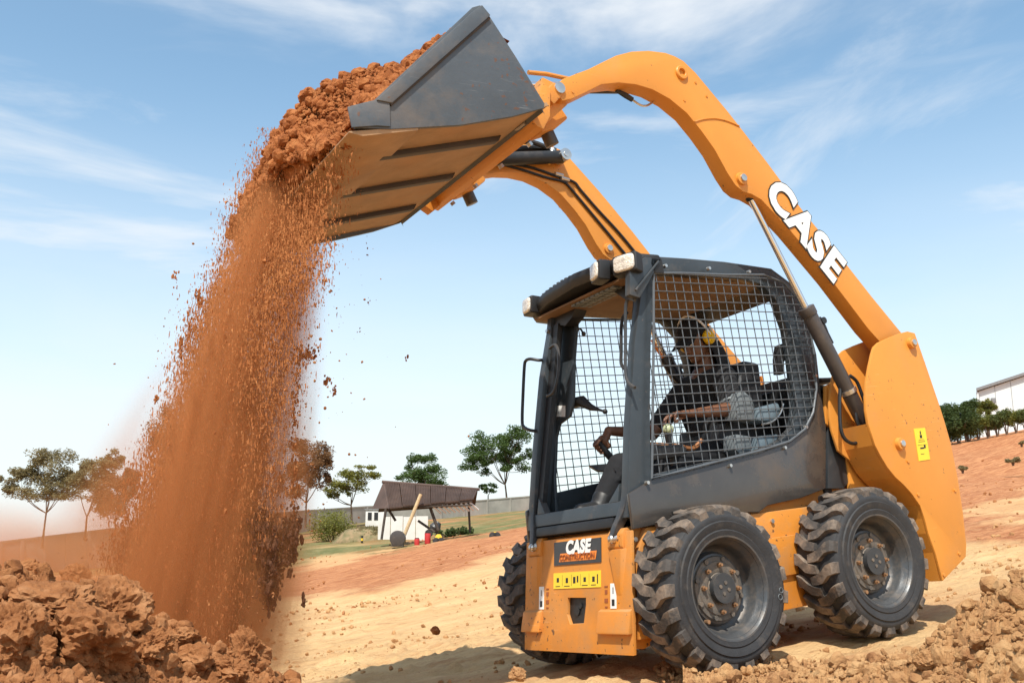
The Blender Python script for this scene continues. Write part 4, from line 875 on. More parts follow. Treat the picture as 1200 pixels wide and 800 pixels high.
# pipes along the inside of the far arm
for pts in ([(600, 192), (625, 197), (648, 205), (672, 213), (680, 222), (700, 245), (725, 272), (748, 300)], [(590, 193), (615, 200), (640, 208), (660, 213), (668, 220), (690, 246), (715, 276), (733, 298)]):
    b = B(); tube(b, [U(*p, 1, -.550) for p in pts], .0085, 8, 4); obj('hydraulic_pipe', b, M['black'], L0)
b = B()
for px, py in ((655, 206), (662, 211)): 
    v = U(px, py, 1, -.545); cyl(b, v-np.array([.03, 0, .0]), v+np.array([.03, 0, .01]), .014, n=8)
obj('pipe_coupling', b, M['steel'], L0)
b = B(); tube(b, [U(*p, 1, .58) for p in ((722, 106), (733, 112), (741, 117))], [.010, .016, .014], 8); obj('hose_end', b, M['black'], L0)
b = B(); tube(b, [U(*p, 1, .58) for p in ((741, 117), (750, 123), (758, 124), (766, 119))], .006, 7, 4); obj('hydraulic_pipe', b, M['steel'], L0)
# --- quick coupler
QA = np.array([.70, 2.665]); 
b = B(); A0_, A1_ = U(640, 135, 1, .66), U(515, 228, 1, -.66)
xq, zq = .62, 2.735
prs = [(xq+.11, zq-.10), (xq+.13, zq-.07), (xq-.02, zq+.22), (xq-.06, zq+.20), (xq-.01, zq-.02), (xq+.06, zq-.12)]
cs = [(.035, -.065), (.065, -.03), (-.03, .17), (-.075, .15), (-.05, -.0), (.0, -.075)]; cs = cs[::-1]
hexa(b, [(.66+x, .68, 2.69+z) for x, z in cs], [(.53+x, -.68, 2.78+z) for x, z in cs]); qc = obj('quick_coupler', b, M['orange'], L0, .006)
for s in (1, -1):
    yb = s*.43
    b = B(); prism(b, [(.53, 2.70), (.60, 2.80), (.50, 2.88), (.40, 2.87), (.355, 2.80), (.44, 2.735)], yb-.06, yb+.06); o = obj('latch_block', b, M['orange'], qc, .012)
    b = B(); cyl(b, (.47, yb, 2.76), (.435, yb, 2.665), .036, n=20); obj('latch_pin', b, M['cyl'], o, .003)
    b = B(); prism(b, [(.62, 2.66), (.68, 2.70), (.58, 2.93), (.48, 2.90), (.45, 2.80)], s*.60-.05, s*.60+.02); obj('coupler_ear', b, M['orange_low'], qc, .006)
b = B(); cs = [(.075, -.045), (.085, -.035), (.045, .03), (.035, .02)]; hexa(b, [(.66+x, .64, 2.69+z) for x, z in cs], [(.545+x, -.62, 2.77+z) for x, z in cs]); obj('coupler_glint_strip', b, M['edge'], qc, .003)  # pale bar put in for the bright glints along the floor kink
b = B(); tube(b, [(.60, .62, 2.74), (.50, .30, 2.86), (.47, 0, 2.88), (.46, -.3, 2.88)], .012, 8, 4); obj('hydraulic_hose', b, M['black'], qc)
for k in range(4):
    b = B(); yy = .5-.33*k; p = Vector((.66-.13*(.68-yy)/1.36-.01, yy, 2.69+.09*(.68-yy)/1.36-.075)); cyl(b, p, p+Vector((-.012, 0, -.016)), .016, n=6); obj('bolt', b, M['steel'], qc)
# --- tilt cylinders
for s in (1, -1):
    a = Vector((PT[0][0], s*.50, PT[0][1])); e = Vector((.70, s*.50, 2.93)); d = (e-a).normalized()
    b = B(); cyl(b, a, a+d*.55, .042, n=24); cyl(b, a+d*.53, a+d*.57, .046, n=24); tc_ = obj('tilt_cylinder', b, M['black'], L0, .004)
    tc_['label'] = 'near tilt cylinder' if s > 0 else 'far tilt cylinder'
    b = B(); cyl(b, a+d*.57, e, .018, n=16); obj('piston_rod', b, M['chrome'], tc_)
    b = B(); cyl(b, (a.x, s*.45, a.z), (a.x, s*.56, a.z), .040, n=24); cyl(b, (a.x, s*.445, a.z), (a.x, s*.45, a.z), .02, n=16); obj('pivot_pin', b, M['steel'], tc_, .003)
    b = B(); tube(b, [a+d*.1+Vector((0, 0, .06)), a+d*.25+Vector((0, 0, .11)), a+d*.45+Vector((0, 0, .08)), a+d*.6+Vector((0, 0, .0))], .016, 8, 5); obj('hydraulic_hose', b, M['black'], tc_)
    b = B(); tube(b, [a+d*.03+Vector((0, .02*s, .05)), a+d*.16+Vector((0, .05*s, .085)), a+d*.34+Vector((0, .04*s, .075)), a+d*.62+Vector((0, .03*s, .03))], .020, 8, 5); obj('hydraulic_hose', b, M['black'], tc_)
    b = B(); cyl(b, a+d*.10-Vector((0, 0, .03)), a+d*.07+Vector((0, 0, .055)), .018, n=10); obj('port_fitting', b, M['steel'], tc_)
b = B(); tube(b, [U(619, 85, 1, .45), U(640, 87, 1, .45), U(668, 93, 1, .45)], .012, 8); obj('bucket_link', b, M['orange_low'], L0)
# --- bucket
fl = lambda x: 2.667-.25*(x-.73)
pl = UY([(637.5, 122), (637, 127), (600, 137), (540, 147), (457, 152), (416, 150), (411, 126), (437, 119), (553, 9.5), (562, 7), (568, 12), (603, 66)], .80)
b = B(); prism(b, pl, .785, .805); prism(b, pl, -.805, -.785)
prism(b, [(.73, 2.66), (.725, 2.645), (1.02, 3.105), (1.035, 3.115)], -.785, .785)      # back sheet
bk = obj('bucket', b, M['bucket'], L0, .003)
b = B(); prism(b, [(.79, fl(.79)+.004), (.79, fl(.79)-.012), (1.50, fl(1.5)-.012), (1.50, fl(1.5)+.004)], -.785, .785); obj('bucket_floor', b, M['bucketfloor'], bk)
b = B(); prism(b, [(.70, 2.70), (.69, 2.685), (.79, fl(.79)-.012), (.79, fl(.79)+.004)], -.785, .785); obj('floor_heel', b, M['bucketfloor'], bk)
b = B(); prism(b, [(1.40, fl(1.40)-.013), (1.40, fl(1.40)-.036), (1.66, fl(1.66)-.030), (1.72, fl(1.72)-.006), (1.72, fl(1.72)+.0), (1.50, fl(1.50)-.0125)], -.80, .80); obj('cutting_edge', b, M['bucketfloor'], bk, .003)
for y in (.50, .02, -.45):
    b = B(); prism(b, [(.80, fl(.80)-.013), (.82, fl(.82)-.040), (1.44, fl(1.44)-.037), (1.48, fl(1.48)-.013)], y-.022, y+.022); obj('wear_strip', b, M['wear'], bk, .003)  # runner bars whose dark colour also stands for their gap shadow
b = B(); w0 = [U(*p, 1, .806) for p in ((440, 119), (553, 15), (563, 8), (573, 20), (458, 122.5))]
hexa(b, [(float(v[0]), .8065, float(v[2])) for v in w0], [(float(v[0]), .822, float(v[2])) for v in w0]); o = obj('side_cutter', b, M['bucket'], bk, .004)
b = B(); v0, v1 = U(457, 123, 1, .81), U(573, 21, 1, .81); tube(b, [v0, v1], .008, 6); obj('side_seam', b, M['wear'], bk)
b = B(); prism(b, UY([(440, 149), (411, 151), (406, 127), (411, 125.5), (437, 119), (455, 121), (456, 150)], .80), .8065, .815); obj('corner_plate', b, M['bucket'], bk, .003)
for k in range(3):
    b = B(); z_ = fl(.75); cyl(b, (.70, -.4+.4*k, 2.70), (.67, -.4+.4*k, 2.73), .01, n=8); obj('bolt', b, M['steel'], bk)

# =================================================================== THE DRIVER
def blob_mesh(name, parts, voxel, m, parent, sm=4):
    """one continuous skin grown over tapered limbs; parts: ('c', a, b, ra, rb) or ('e', centre, radii, rotation)"""
    b = B()
    for p in parts:
        if p[0] == 'c':
            a, c = Vector(map(float, p[1])), Vector(map(float, p[2])); n = 20
            bmesh.ops.create_uvsphere(b, u_segments=n, v_segments=12, radius=p[3], matrix=Matrix.Translation(a)); bmesh.ops.create_uvsphere(b, u_segments=n, v_segments=12, radius=p[4], matrix=Matrix.Translation(c))
            if (c-a).length > 1e-4: cyl(b, a, c, p[3], p[4], n=n)
        else:
            R = p[3].to_4x4() if len(p) > 3 else Matrix()
            bmesh.ops.create_uvsphere(b, u_segments=24, v_segments=16, radius=1, matrix=Matrix.Translation(Vector(map(float, p[1]))) @ R @ Matrix.Diagonal((*p[2], 1)))
    me = bpy.data.meshes.new(name); b.to_mesh(me); b.free(); o = bpy.data.objects.new(name, me); COL.objects.link(o)
    md = o.modifiers.new('r', 'REMESH'); md.mode = 'VOXEL'; md.voxel_size = voxel; md.adaptivity = 0
    ms = o.modifiers.new('s', 'SMOOTH'); ms.iterations = sm; ms.factor = .5
    dg = bpy.context.evaluated_depsgraph_get(); me2 = bpy.data.meshes.new_from_object(o.evaluated_get(dg)); bpy.data.objects.remove(o); me2.name = name
    me2.polygons.foreach_set('use_smooth', [True]*len(me2.polygons)); me2.materials.clear()
    return obj(name, me2, m, parent)
V3 = lambda *a: Vector(a)
def build_person():
    hd = V3(-.715, .02, 1.735)
    Rh = Matrix.Rotation(math.radians(24), 3, 'Y') @ Matrix.Rotation(math.radians(4), 3, 'Z')
    H = lambda x, y, z: hd+Rh @ V3(x, y, z)
    shn, shf = V3(-.72, .19, 1.475), V3(-.74, -.18, 1.475)
    eln, wrn, knn = V3(-.665, .27, 1.285), V3(-.40, .285, 1.272), V3(-.275, .29, 1.268)
    elf, wrf = V3(-.50, -.25, 1.235), V3(-.15, -.205, 1.262)
    pel = V3(-.80, 0, 1.07)
    P = [('e', H(0, 0, .02), (.098, .076, .108), Rh), ('e', H(.035, 0, -.045), (.068, .058, .075), Rh), ('e', H(.075, 0, -.085), (.030, .034, .026), Rh),
         ('c', H(.098, 0, .005), H(.116, 0, -.028), .010, .015), ('c', H(.10, -.018, -.062), H(.10, .018, -.062), .010, .010), ('c', H(.088, .038, .028), H(.095, .010, .030), .011, .009), ('c', H(.088, -.038, .028), H(.095, -.010, .030), .011, .009),
         ('e', H(-.008, .080, -.005), (.018, .010, .032), Rh), ('e', H(-.008, -.080, -.005), (.018, .010, .032), Rh),
         ('c', H(-.02, 0, -.06), V3(-.77, 0, 1.55), .056, .062), ('c', V3(-.77, 0, 1.50), pel, .10, .11), ('c', shn, shf, .065, .065),
         ('c', shn, eln, .052, .042), ('c', eln, wrn, .043, .026), ('c', shf, elf, .052, .042), ('c', elf, wrf, .041, .026)]
    # near hand resting palm down on the console knob: palm, four bent fingers, thumb
    P += [('c', wrn, knn+V3(.03, .02, 0), .024, .016), ('c', wrn, knn+V3(.035, -.02, 0), .024, .016), ('c', knn+V3(.03, .03, 0), knn+V3(.035, -.03, 0), .013, .013)]
    for k, (dy, l) in enumerate(((.034, .062), (.012, .076), (-.011, .080), (-.033, .070))):
        a = knn+V3(.036, dy, 0); m1 = a+V3(l*.52, dy*.25, .006-.004*k); m2 = m1+V3(l*.34, dy*.05, -.020); m3 = m2+V3(l*.14, 0, -.026)
        P += [('c', a, m1, .0098, .0088), ('c', m1, m2, .0088, .0080), ('c', m2, m3, .0080, .0068)]
    P += [('c', wrn+V3(.04, -.022, -.004), wrn+V3(.085, -.055, -.018), .012, .0105), ('c', wrn+V3(.085, -.055, -.018), wrn+V3(.125, -.060, -.040), .0100, .0080)]
    # far hand closed round the joystick
    ja, jd = Vector(jt), (Vector(jb)-Vector(jt)).normalized(); side = V3(0, 1, 0); out = jd.cross(side).normalized()
    if out.x > 0: out = -out                       # out: from the stick back to the palm
    pc = ja+jd*.020+out*.036
    P += [('c', wrf, pc, .024, .024), ('c', pc-jd*.018, pc+jd*.034, .022, .020)]
    for k in range(4):
        c = ja+jd*(-.006+.0205*k); r0 = .030-.001*k; pts = []
        for a in np.linspace(-.1, 1.25-.05*k, 5)*PI:
            pts.append(c+out*(r0*math.cos(a))+side*(-r0*math.sin(a)))
        for i in range(4): P.append(('c', pts[i], pts[i+1], .0098-.0006*i, .0092-.0006*i))
    P += [('c', pc-jd*.02, ja-jd*.014+side*.026, .012, .010), ('c', ja-jd*.014+side*.026, ja-jd*.012-out*.022+side*.018, .010, .008)]
    # legs
    hn, hf = pel+V3(0, .10, -.01), pel+V3(0, -.10, -.01); kn, kf = V3(-.26, .16, 1.03), V3(-.14, -.13, 1.05); an, af = V3(-.10, .16, .86), V3(.02, -.13, .85)
    P += [('c', hn, kn, .08, .058), ('c', hf, kf, .08, .058), ('c', kn, an, .055, .038), ('c', kf, af, .055, .038), ('c', an, an+V3(.12, 0, -.02), .036, .032), ('c', af, af+V3(.12, 0, -.02), .036, .032)]
    body = blob_mesh('person', P, .0055, M['skin'], None, 2); body.matrix_world = GM
    tag(body, 'driver in black T-shirt, black cap and yellow ear defenders seated in the cab', 'person')
    S = [('e', V3(-.775, 0, 1.38), (.125, .195, .16)), ('c', V3(-.78, .05, 1.30), V3(-.79, .05, 1.08), .125, .13), ('c', V3(-.78, -.05, 1.30), V3(-.79, -.05, 1.08), .125, .13), ('c', shn+V3(-.01, -.01, 0), shf+V3(-.01, .01, 0), .078, .078), ('c', V3(-.77, 0, 1.50), V3(-.765, 0, 1.555), .085, .068),
         ('c', shn, shn.lerp(eln, .80), .070, .062), ('c', shf, shf.lerp(elf, .75), .070, .060), ('c', V3(-.70, .06, 1.22), V3(-.70, -.06, 1.20), .07, .07)]
    for k in range(10):
        a = k*1.9; S.append(('c', V3(-.70+.02*math.sin(a), -.12+.026*k, 1.12+.03*math.cos(a*2)), V3(-.665+.02*math.cos(a), -.13+.026*k, 1.32), .018, .012))
    for k in range(4): q = shn.lerp(eln, .2+.17*k); S.append(('c', q+V3(.05, -.03, .0), q+V3(.0, .058, .02), .016, .014))
    blob_mesh('shirt', S, .0075, M['shirt'], body, 3)
    T = [('c', an, an+V3(.0, 0, -.035), .058, .056), ('c', af, af+V3(.0, 0, -.035), .06, .058), ('c', hn, kn, .098, .075), ('c', hf, kf, .098, .075), ('c', kn, an+V3(-.01, 0, .03), .074, .058), ('c', kf, af+V3(-.01, 0, .03), .076, .060), ('c', pel+V3(.0, .06, .0), pel+V3(.0, -.06, .0), .125, .125)]
    for k in range(5): q = kf.lerp(af, .12*k); T.append(('c', q+V3(-.05, -.03, -.03), q+V3(.0, .064, .02), .018, .014)); q = kn.lerp(hn, .12*k); T.append(('c', q+V3(.02, .04, .06), q+V3(-.05, -.03, .065), .016, .014))
    blob_mesh('trousers', T, .0075, M['trouser'], body, 3)
    for a in (an, af): blob_mesh('boot', [('c', a+V3(-.03, 0, -.025), a+V3(.15, 0, -.030), .056, .050), ('c', a+V3(-.01, 0, .03), a+V3(.02, 0, -.02), .062, .060)], .008, M['black'], body)
    # cap with brim and neck flap
    b = B(); rings = []
    for k in range(9):
        t = k/8*PI/2; rings.append([b.verts.new(H(.112*math.cos(t)*math.cos(a)-.004, .090*math.cos(t)*math.sin(a), .045+.100*math.sin(t)**.9)) for a in np.linspace(0, 2*PI, 28, endpoint=False)])
    for p, q in zip(rings, rings[1:]):
        for i in range(28): b.faces.new((p[i], p[(i+1) % 28], q[(i+1) % 28], q[i]))
    bmesh.ops.remove_doubles(b, verts=b.verts[:], dist=1e-5); bmesh.ops.recalc_face_normals(b, faces=b.faces[:]); cap = obj('cap', b, M['shirt'], body, ang=60)
    b = B(); n = 16; up, dn = [], []
    for i in range(n+1):
        a = -1.15+2.3*i/n; inn = H(.106*math.cos(a), .086*math.sin(a), .050); r_ = .092*math.cos(a*.78)**.7; o_ = H((.106+r_)*math.cos(a*.72), .088*math.sin(a)*1.02, .044-.012*abs(math.sin(a))-.016)
        up.append([b.verts.new(inn), b.verts.new(o_)]); dn.append([b.verts.new(inn-V3(0, 0, .006)), b.verts.new(o_-V3(0, 0, .006))])
    for i in range(n):
        b.faces.new((up[i][0], up[i][1], up[i+1][1], up[i+1][0])); b.faces.new((dn[i+1][0], dn[i+1][1], dn[i][1], dn[i][0])); b.faces.new((up[i][1], dn[i][1], dn[i+1][1], up[i+1][1]))
    obj('cap_brim', b, M['shirt'], body, ang=60)
    b = B(); g = []
    for i in range(19):
        a = PI*.40+PI*1.20*i/18; row = []
        for k in range(8):
            t = k/7; c = H(.114*math.cos(a), .094*math.sin(a), .05)*(1-t)+V3(-.80+.13*math.cos(a), .125*math.sin(a), 1.535)*t; row.append(b.verts.new(c+V3(-.03*math.sin(t*PI), .008*math.sin(i*1.7)*t, 0)))
        g.append(row)
    for i in range(18):
        for k in range(7): b.faces.new((g[i][k], g[i+1][k], g[i+1][k+1], g[i][k+1]))
    obj('neck_flap', b, M['shirt'], body, ang=70)
    for s in (1, -1):
        c = H(-.004, s*.092, -.004); b = B(); d = Rh @ V3(0, s, 0); cyl(b, c-d*.004, c+d*.016, .044, .042, n=24); cyl(b, c+d*.016, c+d*.030, .041, .026, n=24); obj('ear_cup', b, M['yellow'], body, .003)
        b = B(); cyl(b, c-d*.018, c-d*.002, .040, .043, n=24); obj('ear_cushion', b, M['black'], body)
    b = B(); tube(b, [H(-.004, .118*math.cos(a), .0+.158*math.sin(a)) for a in np.linspace(.05, PI-.05, 17)], .007, 8); obj('headband', b, M['white'], body)
    b = B(); tube(b, [H(-.055, .098, .05), H(-.045, .102, .0), H(-.055, .10, -.05)], .008, 7, 3); obj('flap_edge', b, M['white'], body)
    for s in (1, -1):
        b = B(); bmesh.ops.create_uvsphere(b, u_segments=12, v_segments=8, radius=.0105, matrix=Matrix.Translation(H(.088, s*.028, .008))); obj('eye', b, M['white'], body)
        b = B(); bmesh.ops.create_uvsphere(b, u_segments=10, v_segments=7, radius=.0055, matrix=Matrix.Translation(H(.0955, s*.0285, .007))); obj('pupil', b, M['ink'], body)
    # print on the shirt, watch
    b = B()
    for k in range(9):
        p = V3(-.672+.003*(k % 3), .155-.012*(k // 3)*1.5-.02*(k % 2), 1.36-.017*(k // 3)+.006*(k % 2)); box(b, p+V3(0, .035, 0), (.018, .006, .009), Matrix.Rotation(.4*k, 3, 'Y'))
    b.free()
    b = B(); q = shn.lerp(eln, .83); d = (eln-shn).normalized(); 
    cyl(b, q-d*.006, q+d*.006, .0655, .0640, n=24); obj('sleeve_hem', b, M['seatgrey'], body)
build_person()

# =================================================================== SOIL IN AND FALLING FROM THE BUCKET
GI = lambda P: (np.asarray(P)-CAM) @ G3.T + CAM          # loader frame -> world, arrays
def bucket_soil():
    sN = np.array([0, .08, .18, .30, .44, .60, .725, .84, .94, .965, .93, .80, .3, -.05]); bN = np.array([-.10, .03, .10, .17, .21, .23, .21, .17, .11, .05, .0, -.05, -.22, -.2])
    ns = 150; tt = np.linspace(0, len(sN)-1, ns); s_ = np.interp(tt, np.arange(len(sN)), sN); b_ = np.interp(tt, np.arange(len(sN)), bN)
    ys = np.linspace(-.772, .775, 170); hy = smooth(.52, .18, ys)*(.86+.14*np.sin(ys*5+1)); hy = np.where(ys < -.5, hy*(1-.25*smooth(-.5, -.77, ys)), hy)
    S, Y = np.meshgrid(s_, ys, indexing='ij'); Bo = np.where(b_[:, None] > 0, b_[:, None]*hy[None], b_[:, None]*np.ones_like(hy)[None])
    d = np.array([.717, -.697]); nn = np.array([.697, .717])
    lump = (.04*fbm(S*5, Y*5, s=211, o=3)+.06*(.6-np.abs(fbm(S*9, Y*9, s=215, o=5, g=.62)))-.02)*(b_[:, None] > .01)*smooth(.79, .70, np.abs(Y))
    Bo = Bo+lump; X = 1.03+d[0]*S+nn[0]*Bo; Z = 3.10+d[1]*S+nn[1]*Bo
    V = np.stack([X, Y, Z], -1).reshape(-1, 3); na, nb = S.shape; i, j = np.meshgrid(np.arange(na), np.arange(nb-1), indexing='ij'); i2 = (i+1) % na
    F = np.stack([i*nb+j, i*nb+j+1, i2*nb+j+1, i2*nb+j], -1).reshape(-1, 4)
    def pts(n, lo, hi, p):
        k = rng.random(n)*8.6; y = rng.uniform(-.76, .74, n); s = np.interp(k, np.arange(len(sN)), sN); bb = np.interp(k, np.arange(len(sN)), bN)*np.interp(y, ys, hy); r = lo+(hi-lo)*rng.random(n)**p
        r = np.minimum(r, np.maximum(.01, (.76-np.abs(y))))
        return np.stack([1.03+d[0]*s+nn[0]*(bb+r*.45+.02), y, 3.10+d[1]*s+nn[1]*(bb+r*.45+.02)], -1), r
    P1, R1 = pts(11000, .004, .016, 1.5); P2, R2 = pts(1300, .010, .040, 2.2); P3, R3 = pts(16, .035, .06, 1.2)
    k1 = P1[:, 1] < .60; k2 = P2[:, 1] < .55; k3 = P3[:, 1] < .35; V, F = join([(V, F), scatter(P1[k1], R1[k1], 1), scatter(P2[k2], R2[k2], 2), scatter(P3[k3], R3[k3], 3)])
    tag(obj('bucket_soil', np_mesh('bucket_soil', GI(V), F), M['soilred']), 'heaped orange soil sliding out of the tipped bucket', 'soil', kind='stuff')
bucket_soil()
ROW = np.array([[60, 440, 470], [90, 385, 440], [120, 350, 425], [150, 325, 418], [200, 300, 408], [250, 282, 392], [290, 268, 382], [350, 240, 368], [400, 224, 352], [450, 207, 346], [500, 188, 343], [550, 162, 342], [600, 143, 335], [650, 132, 308], [700, 150, 292], [750, 178, 275], [790, 190, 265]], float)
def stream_pos(n, y0=150, y1=770, spread=0, u=None, pw=1.0):
    py = y0+(y1-y0)*rng.random(n)**pw; l = np.interp(py, ROW[:, 0], ROW[:, 1]); r = np.interp(py, ROW[:, 0], ROW[:, 2])
    if u is None: u = np.clip(rng.beta(1.5, 2.2, n)+.06*np.sin(py*.045)+.05*vnoise(py*.02, 3.3), -.06, 1.08); u = np.where(fbm(u*9, py*.006, s=88, o=3) > rng.uniform(-1.1, .75, n), u, rng.beta(1.5, 2.2, n))
    px = l+(r-l)*u+rng.normal(0, 1, n)*spread; ym = np.clip(-.62+1.25*u, -.9, .75)*np.interp(py, [290, 600], [1, .55])-np.interp(py, [290, 600], [0, .25])+rng.normal(0, .09, n)
    d = FM[None]+RM[None]*((px-600)/FOC)[:, None]+UM[None]*((400-py)/FOC)[:, None]; t = (ym-CAM[1])/d[:, 1]; return GI(CAM+d*t[:, None]), py, u
def falling():
    def grains(name, n, lo, hi, p, m, label, spread, st, **k):
        P, py, u = stream_pos(n, spread=spread, **k); R = lo+(hi-lo)*rng.random(n)**p
        V, F = TET; k_ = rng.uniform(.6, 1.4, (n, 3)); Q = rand_rot(n); v = ((V[None]*k_[:, None, :]) @ np.transpose(Q, (0, 2, 1)))*R[:, None, None]
        # thrown forward and falling: grains lie along their path
        dirv = np.array(GI([[CAM[0]+.10, CAM[1], CAM[2]-.95]])[0]-CAM); dirv = dirv/np.linalg.norm(dirv); f = rng.uniform(1.0, st, n)
        v = v+(v @ dirv)[..., None]*dirv*(f-1)[:, None, None]; v = v+P[:, None, :]
        Fs = (F[None]+np.arange(n)[:, None, None]*len(V)).reshape(-1, 3)
        tag(obj(name, np_mesh(name, v.reshape(-1, 3), Fs), m), label, 'falling soil', kind='stuff')
    TET = (np.array([[1, 1, 1], [-1, -1, 1], [-1, 1, -1], [1, -1, -1]], float), np.array([[0, 1, 2], [0, 3, 1], [0, 2, 3], [1, 3, 2]]))
    grains('falling_grains', 125000, .0006, .0023, 1.25, M['soilfall'], 'curtain of fine orange grains pouring from the bucket down to the pile', 13, 7.0)
    grains('falling_crumbs', 5000, .002, .007, 2.4, M['soilfall'], 'brown crumbs falling inside the curtain of soil', 12, 2.0)
    # stray crumbs at the edges of the stream
    n = 420; u = np.where(rng.random(n) < .6, 1+rng.exponential(.18, n), -rng.exponential(.13, n)); P, py, _ = stream_pos(n, y0=285, y1=720, u=u); R = .0015+.0065*rng.random(n)**2.2
    V, F = scatter(P, R, 1); tag(obj('stray_crumbs', np_mesh('stray_crumbs', V, F), M['soil']), 'stray crumbs scattered in the air at both sides of the falling soil', 'falling soil', kind='stuff')
    # dense clumps in the fall
    Pl, Rl = [], []
    def clump(name, L_, lo, hi, m, label):
        Pl, Rl = [], []
        for px, py, ry, rx, n in L_:
            a = rng.normal(0, .5, n); c = rng.normal(0, .5, n); yy = rng.normal(0, .05, n)
            for k in range(n): Pl.append(GI([U(px+a[k]*rx, py+c[k]*ry, 1, yy[k])])[0]); Rl.append(lo+(hi-lo)*rng.random()**2)
        n = len(Pl); st = np.stack([np.ones(n), np.ones(n), rng.uniform(1.2, 2.6, n)], -1)
        V, F = scatter(np.array(Pl), np.array(Rl), 1, st); tag(obj(name, np_mesh(name, V, F), m), label, 'falling soil', kind='stuff')
    clump('dark_clump', ((316, 668, 34, 11, 1300), (313, 640, 30, 12, 700), (304, 625, 36, 12, 350), (337, 640, 30, 8, 320), (345, 625, 30, 7, 200), (355, 704, 7, 3, 14), (316, 706, 10, 4, 40)), .003, .012, M['soildark'], 'dark crumbling clump dropping at the lower right end of the falling soil')
    clump('red_clumps', ((358, 416, 10, 13, 150), (350, 440, 30, 5, 60), (383, 446, 6, 5, 26), (392, 458, 6, 4, 20), (222, 380, 12, 3, 24), (212, 412, 14, 3, 24), (184, 466, 5, 3, 14), (206, 330, 14, 3, 18), (232, 350, 10, 4, 30), (345, 470, 60, 4, 90), (345, 560, 60, 5, 120), (432, 352, 6, 1.5, 5), (430, 290, 14, 1.5, 6), (421, 385, 5, 2, 4), (476, 420, 4, 1.5, 3)), .002, .008, M['soilred'], 'small reddish clumps breaking away beside the falling soil')
falling()
def dust_volume(name, base, topp, rb, rt, dens, label, nscale, lo, hi, ztaper=.12):
    base, topp = Vector(map(float, base)), Vector(map(float, topp)); ax = topp-base; L_ = ax.length
    b = B(); n = 28; R = []
    for t, k in ((0, 1.0), (.25, 1), (.5, 1), (.75, 1), (1, 1)):
        r = rb+(rt-rb)*t; R.append([b.verts.new((r*math.cos(2*PI*i/n), r*math.sin(2*PI*i/n), t*L_)) for i in range(n)])
    for p, q in zip(R, R[1:]):
        for i in range(n): b.faces.new((p[i], p[(i+1) % n], q[(i+1) % n], q[i]))
    b.faces.new(R[0][::-1]); b.faces.new(R[-1])
    m = bpy.data.materials.new(name); m.use_nodes = True; nt = m.node_tree; N = nt.nodes; L = nt.links; N.remove(N['Principled BSDF']); out = N['Material Output']
    pv = N.new('ShaderNodeVolumePrincipled'); pv.inputs['Color'].default_value = (.78, .36, .145, 1); pv.inputs['Anisotropy'].default_value = .2; L.new(pv.outputs[0], out.inputs['Volume'])
    tc = N.new('ShaderNodeTexCoord'); sp = N.new('ShaderNodeSeparateXYZ'); L.new(tc.outputs['Object'], sp.inputs[0])
    def mth(op, a, c=None, cl=False):
        x = N.new('ShaderNodeMath'); x.operation = op; x.use_clamp = cl
        for i, v in enumerate((a, c)):
            if v is None: continue
            if isinstance(v, (int, float)): x.inputs[i].default_value = v
            else: L.new(v, x.inputs[i])
        return x.outputs[0]
    rr = mth('SQRT', mth('ADD', mth('MULTIPLY', sp.outputs[0], sp.outputs[0]), mth('MULTIPLY', sp.outputs[1], sp.outputs[1])))
    rad = mth('ADD', mth('MULTIPLY', sp.outputs[2], (rt-rb)/L_), rb); q = mth('DIVIDE', rr, rad)
    mr = N.new('ShaderNodeMapRange'); mr.interpolation_type = 'SMOOTHSTEP'; mr.inputs[1].default_value = .86; mr.inputs[2].default_value = .05; L.new(q, mr.inputs[0])
    mp = N.new('ShaderNodeMapping'); mp.inputs['Scale'].default_value = nscale; L.new(tc.outputs['Object'], mp.inputs[0])
    no = N.new('ShaderNodeTexNoise'); no.inputs['Scale'].default_value = 1; no.inputs['Detail'].default_value = 3; no.inputs['Roughness'].default_value = .6; L.new(mp.outputs[0], no.inputs[0])
    m2 = N.new('ShaderNodeMapRange'); m2.interpolation_type = 'SMOOTHSTEP'; m2.inputs[1].default_value = lo; m2.inputs[2].default_value = hi; L.new(no.outputs[0], m2.inputs[0])
    z1 = N.new('ShaderNodeMapRange'); z1.interpolation_type = 'SMOOTHSTEP'; z1.inputs[1].default_value = 0; z1.inputs[2].default_value = L_*ztaper; L.new(sp.outputs[2], z1.inputs[0])
    z2 = N.new('ShaderNodeMapRange'); z2.interpolation_type = 'SMOOTHSTEP'; z2.inputs[1].default_value = L_; z2.inputs[2].default_value = L_*(1-ztaper*1.6); L.new(sp.outputs[2], z2.inputs[0])
    L.new(mth('MULTIPLY', mth('MULTIPLY', mth('MULTIPLY', mr.outputs[0], m2.outputs[0]), mth('MULTIPLY', z1.outputs[0], z2.outputs[0])), dens), pv.inputs['Density'])
    o = obj(name, b, m); o.matrix_world = Matrix.Translation(base) @ ax.to_track_quat('Z', 'Y').to_matrix().to_4x4(); tag(o, label, 'dust', kind='stuff'); return o
dust_volume('dust_plume', W(U(222, 800, 1, -.25)), W(U(345, 190, 1, .0)), .66, .23, 21.0, 'thick orange dust hanging round the falling soil', (12, 12, .9), .34, .62, .08)
dust_volume('ground_dust', WD(-150, 672, 7.0), WD(290, 672, 5.6), .58, .60, 3.6, 'thin brown dust drifting low over the left pile', (2.0, 2.0, 1.0), .25, .65, .25)

dust_volume('side_dust', W(U(110, 730, 1, -.45)), W(U(300, 330, 1, -.35)), .62, .20, 4.5, 'soft orange dust blown off the left side of the falling soil', (5, 5, .9), .34, .70, .25)

